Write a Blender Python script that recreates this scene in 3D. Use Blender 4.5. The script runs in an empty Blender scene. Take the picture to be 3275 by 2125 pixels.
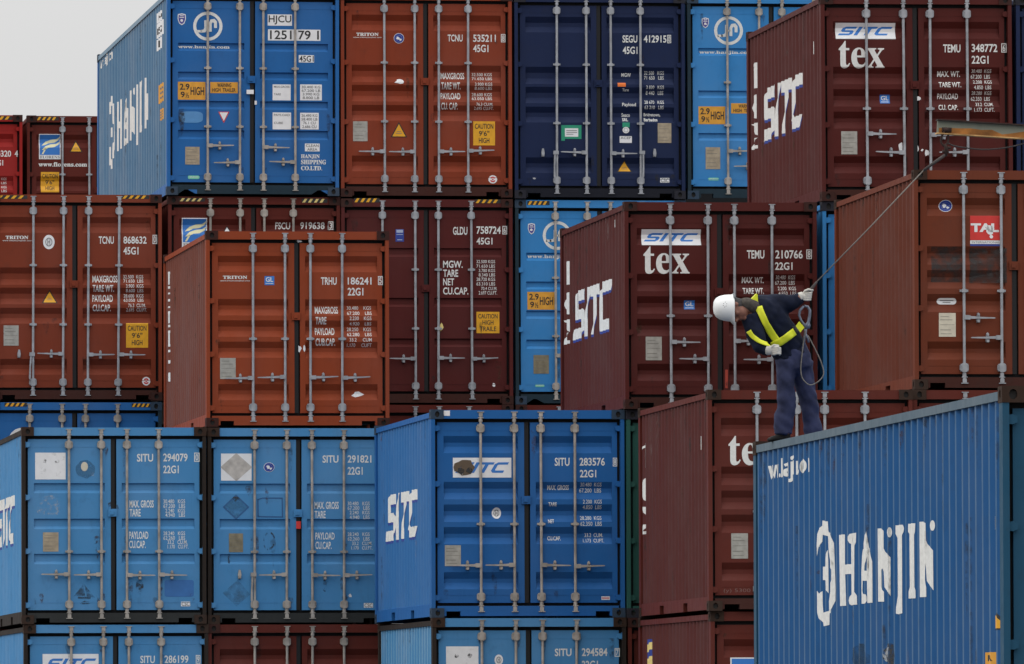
import bpy, bmesh, math, random
from mathutils import Vector, Matrix
from mathutils.geometry import tessellate_polygon
from mathutils.bvhtree import BVHTree
R = math.radians
sc = bpy.context.scene
col = sc.collection

# ------------------------------------------------------------------ camera
YAW, PIT, ROL, CAMZ = 0.126356, 0.044993, -0.003258, 1.2015
cam_d = bpy.data.cameras.new('camera')
cam_d.sensor_width = 36.0
cam_d.lens = 28182.25 / 3275 * 36.0
cam_d.clip_start = 1.0
cam_d.clip_end = 3000
cam = bpy.data.objects.new('camera', cam_d)
col.objects.link(cam)
fwd = Vector((math.sin(YAW) * math.cos(PIT), math.cos(YAW) * math.cos(PIT), math.sin(PIT)))
rgt = Vector((math.cos(YAW), -math.sin(YAW), 0))
upv = rgt.cross(fwd)
r2 = rgt * math.cos(ROL) + upv * math.sin(ROL)
u2 = upv * math.cos(ROL) - rgt * math.sin(ROL)
cam.matrix_world = Matrix(((r2.x, u2.x, -fwd.x, 0), (r2.y, u2.y, -fwd.y, 0), (r2.z, u2.z, -fwd.z, CAMZ), (0, 0, 0, 1)))
sc.camera = cam

# ------------------------------------------------------------------ overcast sky
SUN_EL, SUN_AZ = R(48), R(285)
w = bpy.data.worlds.new('World')
sc.world = w
w.use_nodes = True
nt = w.node_tree
nt.nodes.clear()
out = nt.nodes.new('ShaderNodeOutputWorld')
bg = nt.nodes.new('ShaderNodeBackground')
sky = nt.nodes.new('ShaderNodeTexSky')
sky.sky_type = 'NISHITA'
sky.sun_disc = False
sky.sun_elevation = SUN_EL
sky.sun_rotation = SUN_AZ
sky.dust_density = 5.0
tc = nt.nodes.new('ShaderNodeTexCoord')
sep = nt.nodes.new('ShaderNodeSeparateXYZ')
mul = nt.nodes.new('ShaderNodeMath'); mul.operation = 'MULTIPLY_ADD'
mul.inputs[1].default_value = 20.0      # cloud deck: overhead about three times as bright as the horizon
mul.inputs[2].default_value = 5.8
mul.use_clamp = False
mx = nt.nodes.new('ShaderNodeMath'); mx.operation = 'MAXIMUM'; mx.inputs[1].default_value = 0.0
comb = nt.nodes.new('ShaderNodeCombineColor')
mix = nt.nodes.new('ShaderNodeMix'); mix.data_type = 'RGBA'
mix.inputs['Factor'].default_value = 0.96
nt.links.new(tc.outputs['Generated'], sep.inputs[0])
nt.links.new(sep.outputs['Z'], mx.inputs[0])
nt.links.new(mx.outputs[0], mul.inputs[0])
for k in range(3):
    nt.links.new(mul.outputs[0], comb.inputs[k])
nt.links.new(sky.outputs[0], mix.inputs['A'])
nt.links.new(comb.outputs[0], mix.inputs['B'])
nt.links.new(mix.outputs['Result'], bg.inputs['Color'])
bg.inputs['Strength'].default_value = 0.1
nt.links.new(bg.outputs[0], out.inputs['Surface'])

sun_d = bpy.data.lights.new('sun', 'SUN')
sun_d.energy = 0.8
sun_d.angle = R(30)
sun_d.color = (1.0, 0.97, 0.93)
sun = bpy.data.objects.new('sun', sun_d)
col.objects.link(sun)
sd = Vector((math.sin(SUN_AZ) * math.cos(SUN_EL), math.cos(SUN_AZ) * math.cos(SUN_EL), math.sin(SUN_EL)))
sun.rotation_euler = (-sd).to_track_quat('-Z', 'Y').to_euler()

sc.view_settings.view_transform = 'Standard'
sc.view_settings.look = 'None'
sc.view_settings.exposure = 0.0
sc.view_settings.gamma = 1.0
sc.cycles.max_bounces = 6
sc.cycles.diffuse_bounces = 3
sc.cycles.transparent_max_bounces = 12

# ------------------------------------------------------------------ materials
MATS = {}
def mat(name, rgb, rough=0.6, metal=0.0, vary=0.0, scale=8.0, spec=0.4):
    if name in MATS: return MATS[name]
    m = bpy.data.materials.new(name); m.use_nodes = True
    n = m.node_tree.nodes; l = m.node_tree.links
    b = n['Principled BSDF']
    b.inputs['Roughness'].default_value = rough
    b.inputs['Metallic'].default_value = metal
    b.inputs['Specular IOR Level'].default_value = spec
    b.inputs['Base Color'].default_value = (*rgb, 1)
    if vary > 0:
        g = n.new('ShaderNodeNewGeometry'); nz = n.new('ShaderNodeTexNoise')
        nz.inputs['Scale'].default_value = scale; nz.inputs['Detail'].default_value = 5
        l.new(g.outputs['Position'], nz.inputs['Vector'])
        mr = n.new('ShaderNodeMapRange')
        mr.inputs['From Min'].default_value = 0.3; mr.inputs['From Max'].default_value = 0.7
        mr.inputs['To Min'].default_value = 1 - vary; mr.inputs['To Max'].default_value = 1 + vary
        l.new(nz.outputs[0], mr.inputs[0])
        hs = n.new('ShaderNodeHueSaturation'); hs.inputs['Color'].default_value = (*rgb, 1)
        l.new(mr.outputs[0], hs.inputs['Value'])
        l.new(hs.outputs[0], b.inputs['Base Color'])
    MATS[name] = m
    return m

def paint(name, rgb, rust=0.25, fade=0.12, grime=0.3, rough=0.5):
    """weathered container paint: uneven fading, rain streaks, grime, small rust chips"""
    if name in MATS: return MATS[name]
    m = bpy.data.materials.new(name); m.use_nodes = True
    n = m.node_tree.nodes; l = m.node_tree.links
    b = n['Principled BSDF']
    g = n.new('ShaderNodeNewGeometry')
    def noise(scale, sx=1, sz=1, detail=5, rough_=0.6):
        mp = n.new('ShaderNodeMapping'); mp.inputs['Scale'].default_value = (sx, sx, sz)
        l.new(g.outputs['Position'], mp.inputs[0])
        z = n.new('ShaderNodeTexNoise'); z.inputs['Scale'].default_value = scale
        z.inputs['Detail'].default_value = detail; z.inputs['Roughness'].default_value = rough_
        l.new(mp.outputs[0], z.inputs['Vector'])
        return z.outputs[0]
    def rng(src, a, c, lo, hi):
        r_ = n.new('ShaderNodeMapRange'); r_.inputs['From Min'].default_value = a; r_.inputs['From Max'].default_value = c
        r_.inputs['To Min'].default_value = lo; r_.inputs['To Max'].default_value = hi
        l.new(src, r_.inputs[0]); return r_.outputs[0]
    def mixc(fac, a, c):
        x = n.new('ShaderNodeMix'); x.data_type = 'RGBA'
        l.new(fac, x.inputs['Factor'])
        if isinstance(a, tuple): x.inputs['A'].default_value = (*a, 1)
        else: l.new(a, x.inputs['A'])
        if isinstance(c, tuple): x.inputs['B'].default_value = (*c, 1)
        else: l.new(c, x.inputs['B'])
        return x.outputs['Result']
    lum = sum(rgb) / 3
    pale = tuple(min(0.8, c * 0.85 + 0.25 * lum + 0.008) for c in rgb)
    dark = tuple(c * 0.62 for c in rgb)
    big = noise(0.9, 1, 1)
    c1 = mixc(rng(big, 0.42, 0.72, 0.0, fade * 4), rgb, pale)
    strk = noise(3.0, 3.0, 0.22, 6, 0.7)
    c2 = mixc(rng(strk, 0.55, 0.8, 0.0, grime), c1, dark)
    med = noise(6.0, 1, 0.7, 6, 0.7)
    c3 = mixc(rng(med, 0.55, 0.78, 0.0, grime * 0.7), c2, (0.035, 0.030, 0.026))
    chip = noise(17.0, 1, 0.6, 7, 0.75)
    c4 = mixc(rng(chip, 0.72 - 0.08 * rust, 0.76 - 0.06 * rust, 0.0, 0.85 if rust > 0 else 0), c3, (0.075, 0.032, 0.016))
    l.new(c4, b.inputs['Base Color'])
    l.new(rng(med, 0.3, 0.7, rough - 0.08, rough + 0.2), b.inputs['Roughness'])
    b.inputs['Specular IOR Level'].default_value = 0.12
    bp = n.new('ShaderNodeBump'); bp.inputs['Strength'].default_value = 0.25; bp.inputs['Distance'].default_value = 0.02
    l.new(noise(2.2, 1, 1, 2, 0.5), bp.inputs['Height'])
    l.new(bp.outputs[0], b.inputs['Normal'])
    MATS[name] = m
    return m

def stain(name, rgb, a=0.45, c=0.6, top=0.9, scale=9.0, rough=0.8):
    """dirt with ragged see-through edges"""
    if name in MATS: return MATS[name]
    m = bpy.data.materials.new(name); m.use_nodes = True
    n = m.node_tree.nodes; l = m.node_tree.links
    b = n['Principled BSDF']; b.inputs['Base Color'].default_value = (*rgb, 1); b.inputs['Roughness'].default_value = rough
    g = n.new('ShaderNodeNewGeometry'); z = n.new('ShaderNodeTexNoise')
    z.inputs['Scale'].default_value = scale; z.inputs['Detail'].default_value = 6; z.inputs['Roughness'].default_value = 0.7
    l.new(g.outputs['Position'], z.inputs['Vector'])
    r_ = n.new('ShaderNodeMapRange'); r_.inputs['From Min'].default_value = a; r_.inputs['From Max'].default_value = c
    r_.inputs['To Max'].default_value = top
    l.new(z.outputs[0], r_.inputs[0]); l.new(r_.outputs[0], b.inputs['Alpha'])
    MATS[name] = m
    return m

WHITE = mat('white_lettering_paint', (0.66, 0.66, 0.64), 0.55, vary=0.08, scale=30)
PANEL = mat('white_panel_vinyl', (0.72, 0.72, 0.73), 0.5, vary=0.05, scale=10)
BLACK = mat('black_ink', (0.018, 0.018, 0.018), 0.6)
GREYINK = mat('grey_ink', (0.16, 0.16, 0.16), 0.7)
YELLOW = mat('yellow_sticker_vinyl', (0.68, 0.33, 0.012), 0.5, vary=0.1, scale=12)
PALEYEL = mat('pale_yellow_paint', (0.70, 0.55, 0.20), 0.5, vary=0.15, scale=20)
OCHRE = mat('ochre_sticker_vinyl', (0.62, 0.29, 0.03), 0.55, vary=0.12, scale=12)
CREAM = mat('cream_ink', (0.72, 0.68, 0.42), 0.5)
LOGOBLUE = mat('logo_blue_ink', (0.03, 0.17, 0.52), 0.5)
DEEPBLUE = mat('deep_blue_ink', (0.02, 0.045, 0.26), 0.5, vary=0.1)
PURPLE = mat('violet_ink', (0.07, 0.06, 0.27), 0.5)
RED = mat('red_ink', (0.55, 0.03, 0.025), 0.5, vary=0.1)
ORANGE = mat('orange_vinyl', (0.75, 0.16, 0.02), 0.5)
GREEN = mat('green_vinyl', (0.015, 0.26, 0.15), 0.5)
PALEGREEN = mat('pale_green_vinyl', (0.16, 0.52, 0.36), 0.5)
PINK = mat('pink_vinyl', (0.55, 0.22, 0.24), 0.5)
RUBBER = mat('black_rubber_gasket', (0.008, 0.008, 0.009), 0.8)
DARK = mat('dark_underside_steel_and_hole_shade', (0.02, 0.018, 0.017), 0.8)
ZINC = mat('galvanised_steel', (0.31, 0.32, 0.345), 0.55, 0.2, vary=0.22, scale=9)
ZINCOLD = mat('weathered_galvanised_steel', (0.33, 0.30, 0.27), 0.65, 0.15, vary=0.3, scale=7)
PLATE = {'g': mat('grey_data_plate', (0.33, 0.32, 0.29), 0.5, 0.2, vary=0.18, scale=14), 't': mat('tan_data_plate', (0.34, 0.28, 0.20), 0.5, 0.2, vary=0.2, scale=14),
         'b': mat('brown_data_plate', (0.21, 0.18, 0.12), 0.55, 0.2, vary=0.25, scale=14), 'c': mat('cream_data_plate', (0.55, 0.50, 0.40), 0.5, 0.1, vary=0.1, scale=14)}
SMUDGE = stain('dark_oily_stain', (0.03, 0.032, 0.035), 0.40, 0.58, 0.9, 14)
SOOT = stain('soot_stain', (0.035, 0.03, 0.03), 0.34, 0.62, 0.85, 7)
SCORCH = stain('brown_scorch', (0.10, 0.07, 0.045), 0.30, 0.45, 1.0, 12)
PALESTAIN = stain('pale_scuff', (0.45, 0.52, 0.58), 0.50, 0.64, 0.55, 16)
GRIMERUN = stain('grime_run', (0.03, 0.028, 0.026), 0.44, 0.72, 0.62, 11)
RUSTRUN = stain('rust_run', (.075, .035, .018), .48, .68, .75, 13)

# ------------------------------------------------------------------ helpers
def tag(o, label=None, cat=None, group=None, kind=None):
    if label: o['label'] = label
    if cat: o['category'] = cat
    if group: o['group'] = group
    if kind: o['kind'] = kind
    return o

class MB:
    def __init__(s): s.v = []; s.f = []; s.m = []
    def add(s, vs, fs, m=0):
        o = len(s.v); s.v += [tuple(p) for p in vs]
        for f in fs: s.f.append(tuple(i + o for i in f)); s.m.append(m)
    def box(s, x0, x1, y0, y1, z0, z1, m=0):
        s.add([(x0, y0, z0), (x1, y0, z0), (x1, y1, z0), (x0, y1, z0), (x0, y0, z1), (x1, y0, z1), (x1, y1, z1), (x0, y1, z1)],
              [(0, 3, 2, 1), (4, 5, 6, 7), (0, 1, 5, 4), (1, 2, 6, 5), (2, 3, 7, 6), (3, 0, 4, 7)], m)
    def tube(s, pts, rad, n=8, m=0, cap=True):
        pts = [Vector(p) for p in pts]
        rad = rad if isinstance(rad, (list, tuple)) else [rad] * len(pts)
        rings = []
        t0 = (pts[1] - pts[0]).normalized()
        a = t0.orthogonal().normalized()
        for i, p in enumerate(pts):
            t = (pts[min(i + 1, len(pts) - 1)] - pts[max(i - 1, 0)]).normalized()
            a = (a - t * a.dot(t)).normalized(); b = t.cross(a)
            rr = rad[i] if isinstance(rad[i], (list, tuple)) else (rad[i], rad[i])
            rings.append([p + a * math.cos(2 * math.pi * k / n) * rr[0] + b * math.sin(2 * math.pi * k / n) * rr[1] for k in range(n)])
        vs = [v for r_ in rings for v in r_]; fs = []
        for i in range(len(pts) - 1):
            for k in range(n):
                k2 = (k + 1) % n
                fs.append((i * n + k, i * n + k2, (i + 1) * n + k2, (i + 1) * n + k))
        if cap:
            fs.append(tuple(range(n))[::-1]); fs.append(tuple((len(pts) - 1) * n + k for k in range(n)))
        s.add(vs, fs, m)
    def prism(s, poly, y0, y1, m=0):
        """polygon in (x, z), extruded along y"""
        n = len(poly)
        vs = [(x, y0, z) for x, z in poly] + [(x, y1, z) for x, z in poly]
        fs = [tuple(range(n)), tuple(range(2 * n - 1, n - 1, -1))] + [(i, i + n, (i + 1) % n + n, (i + 1) % n) for i in range(n)]
        s.add(vs, fs, m)
    def mesh(s, name, mats, smooth=False):
        me = bpy.data.meshes.new(name)
        me.from_pydata(s.v, [], s.f)
        for m in mats: me.materials.append(m)
        me.polygons.foreach_set('material_index', s.m)
        if smooth: me.polygons.foreach_set('use_smooth', [True] * len(me.polygons))
        bm = bmesh.new(); bm.from_mesh(me); bmesh.ops.recalc_face_normals(bm, faces=bm.faces); bm.to_mesh(me); bm.free()
        me.update()
        return me
    def build(s, name, mats, parent=None, smooth=False):
        return link(name, s.mesh(name, mats, smooth), parent)

def link(name, data, parent=None, loc=(0, 0, 0), rot=None, mats=None):
    o = bpy.data.objects.new(name, data); col.objects.link(o)
    o.parent = parent; o.location = loc
    if rot: o.rotation_euler = rot
    if mats:
        for i, m in enumerate(mats):
            o.material_slots[i].link = 'OBJECT'; o.material_slots[i].material = m
    return o

# lettering and sticker positions in metres on each container (left, bottom, right, top)
HANJIN_POLYS=[
[[(7.673,2.008),(7.386,2.005),(7.387,1.766),(7.095,1.764),(7.096,1.924),(7.117,1.931),(7.126,1.943),(7.141,1.956),(7.14,1.98),(7.126,1.992),(7.116,2.003),(7.108,2.004),(7.099,2.005),(7.09,2.006),(6.903,2.003),(6.865,2.003),(6.845,2.004),(6.836,2.005),(6.828,2.006),(6.819,2.006),(6.822,1.933),(6.831,1.919),(6.84,1.905),(6.845,1.543),(6.835,1.533),(6.825,1.523),(6.815,1.513),(6.811,1.441),(7.097,1.44),(7.109,1.445),(7.12,1.451),(7.128,1.479),(7.118,1.507),(7.106,1.517),(7.094,1.527),(7.095,1.687),(7.385,1.69),(7.375,1.44),(7.665,1.442)]],
[[(6.268,2.006),(6.278,1.984),(6.302,1.961),(6.342,1.914),(6.524,1.87),(6.534,1.822),(6.543,1.694),(6.542,1.444),(6.283,1.443),(6.275,1.452),(6.266,1.462),(6.268,1.498),(6.277,1.514),(6.524,1.52),(6.532,1.542),(6.529,1.624),(6.262,1.619),(6.259,1.446),(5.982,1.444),(5.982,1.76),(5.99,1.782),(5.999,1.804),(6.031,1.836),(6.234,1.872),(6.242,1.904),(6.251,1.936),(6.259,1.971)],[(6.261,1.809),(6.27,1.785),(6.28,1.761),(6.309,1.738),(6.32,1.7),(6.264,1.697)]],
[[(5.702,2.014),(5.466,2.008),(5.429,1.998),(5.418,1.989),(5.418,1.855),(5.409,1.841),(5.4,1.827),(5.391,1.821),(5.383,1.815),(5.185,1.804),(5.151,1.798),(5.142,1.791),(5.134,1.785),(5.125,1.779),(5.125,1.481),(5.134,1.49),(5.142,1.499),(5.156,1.508),(5.192,1.517),(5.385,1.529),(5.394,1.538),(5.402,1.547),(5.411,1.556),(5.419,1.674),(5.432,1.7),(5.486,1.691),(5.48,1.557),(5.456,1.537),(5.428,1.529),(5.418,1.521),(5.416,1.444),(5.7,1.448)]],
[[(5.106,1.971),(5.109,1.954),(5.117,1.941),(5.128,1.933),(5.141,1.934),(5.161,1.942),(5.195,1.956),(5.207,1.973),(5.194,1.99),(5.16,2.003),(5.14,2.01),(5.128,2.01),(5.116,2.002),(5.108,1.988)]],
[[(4.85,2.018),(4.552,2.016),(4.538,1.989),(4.545,1.962),(4.553,1.95),(4.562,1.939),(4.563,1.472),(4.563,1.344),(4.572,1.342),(4.582,1.34),(4.619,1.339),(4.817,1.339),(4.851,1.344),(4.848,1.391),(4.838,1.433),(4.828,1.476),(4.828,1.921),(4.839,1.937),(4.85,1.953)]],
[[(4.277,2.016),(3.982,2.014),(3.986,1.949),(3.996,1.926),(3.995,1.533),(3.983,1.509),(3.984,1.448),(4.276,1.451),(4.275,1.506),(4.262,1.537),(4.263,1.94),(4.278,1.956)]],
[[(3.721,2.018),(3.682,2.019),(3.485,2.01),(3.448,2.006),(3.439,2.002),(3.437,1.875),(3.429,1.862),(3.421,1.848),(3.414,1.842),(3.406,1.836),(3.398,1.829),(3.206,1.819),(3.173,1.812),(3.159,1.806),(3.152,1.799),(3.144,1.793),(3.141,1.494),(3.149,1.502),(3.157,1.51),(3.165,1.518),(3.196,1.526),(3.396,1.538),(3.404,1.545),(3.412,1.553),(3.42,1.561),(3.428,1.569),(3.436,1.669),(3.444,1.703),(3.448,1.577),(3.442,1.547),(3.435,1.524),(3.435,1.45),(3.72,1.453)]],
[[(3.121,1.977),(3.123,1.96),(3.131,1.946),(3.142,1.939),(3.155,1.939),(3.167,1.947),(3.199,1.961),(3.21,1.979),(3.198,1.996),(3.165,2.009),(3.154,2.016),(3.142,2.016),(3.131,2.008),(3.123,1.994)]],
[[(8.813,1.859),(8.816,1.95),(8.808,2.041),(8.799,2.057),(8.789,2.074),(8.585,2.086),(8.549,2.09),(8.539,2.096),(8.529,2.101),(8.526,2.142),(8.243,2.129),(8.236,2.053),(8.227,2.039),(8.044,2.021),(8.004,2.006),(7.98,1.991),(7.971,1.977),(7.961,1.963),(7.952,1.949),(7.944,1.785),(7.936,1.589),(7.938,1.487),(7.947,1.475),(7.956,1.464),(7.965,1.453),(7.974,1.441),(7.983,1.43),(8.018,1.419),(8.226,1.393),(8.23,1.299),(8.24,1.297),(8.249,1.296),(8.259,1.295),(8.269,1.293),(8.311,1.293),(8.507,1.293),(8.516,1.292),(8.523,1.323),(8.532,1.328),(8.541,1.334),(8.55,1.34),(8.584,1.345),(8.787,1.353),(8.796,1.359),(8.805,1.382),(8.814,1.405),(8.815,1.582),(8.803,1.571),(8.791,1.559),(8.602,1.56),(8.564,1.564),(8.546,1.568),(8.537,1.571),(8.529,1.575),(8.527,1.467),(8.52,1.401),(8.512,1.403),(8.503,1.404),(8.299,1.403),(8.266,1.405),(8.258,1.407),(8.249,1.408),(8.241,1.41),(8.232,1.412),(8.234,1.487),(8.22,1.561),(7.989,1.655),(7.992,1.737),(8.218,1.815),(8.226,1.852),(8.235,1.889),(8.241,2.01),(8.25,2.012),(8.259,2.014),(8.268,2.016),(8.307,2.018),(8.505,2.025),(8.514,2.026),(8.523,2.028),(8.528,1.973),(8.537,1.965),(8.546,1.957),(8.566,1.949),(8.605,1.942),(8.792,1.937),(8.803,1.898)]],
[[(8.282,1.841),(8.262,1.881),(8.253,1.891),(8.244,1.901),(8.239,1.791),(8.237,1.553),(8.245,1.559),(8.254,1.565),(8.262,1.572),(8.279,1.578),(8.288,1.656),(8.523,1.663),(8.523,1.771),(8.295,1.769)]],
]
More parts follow.
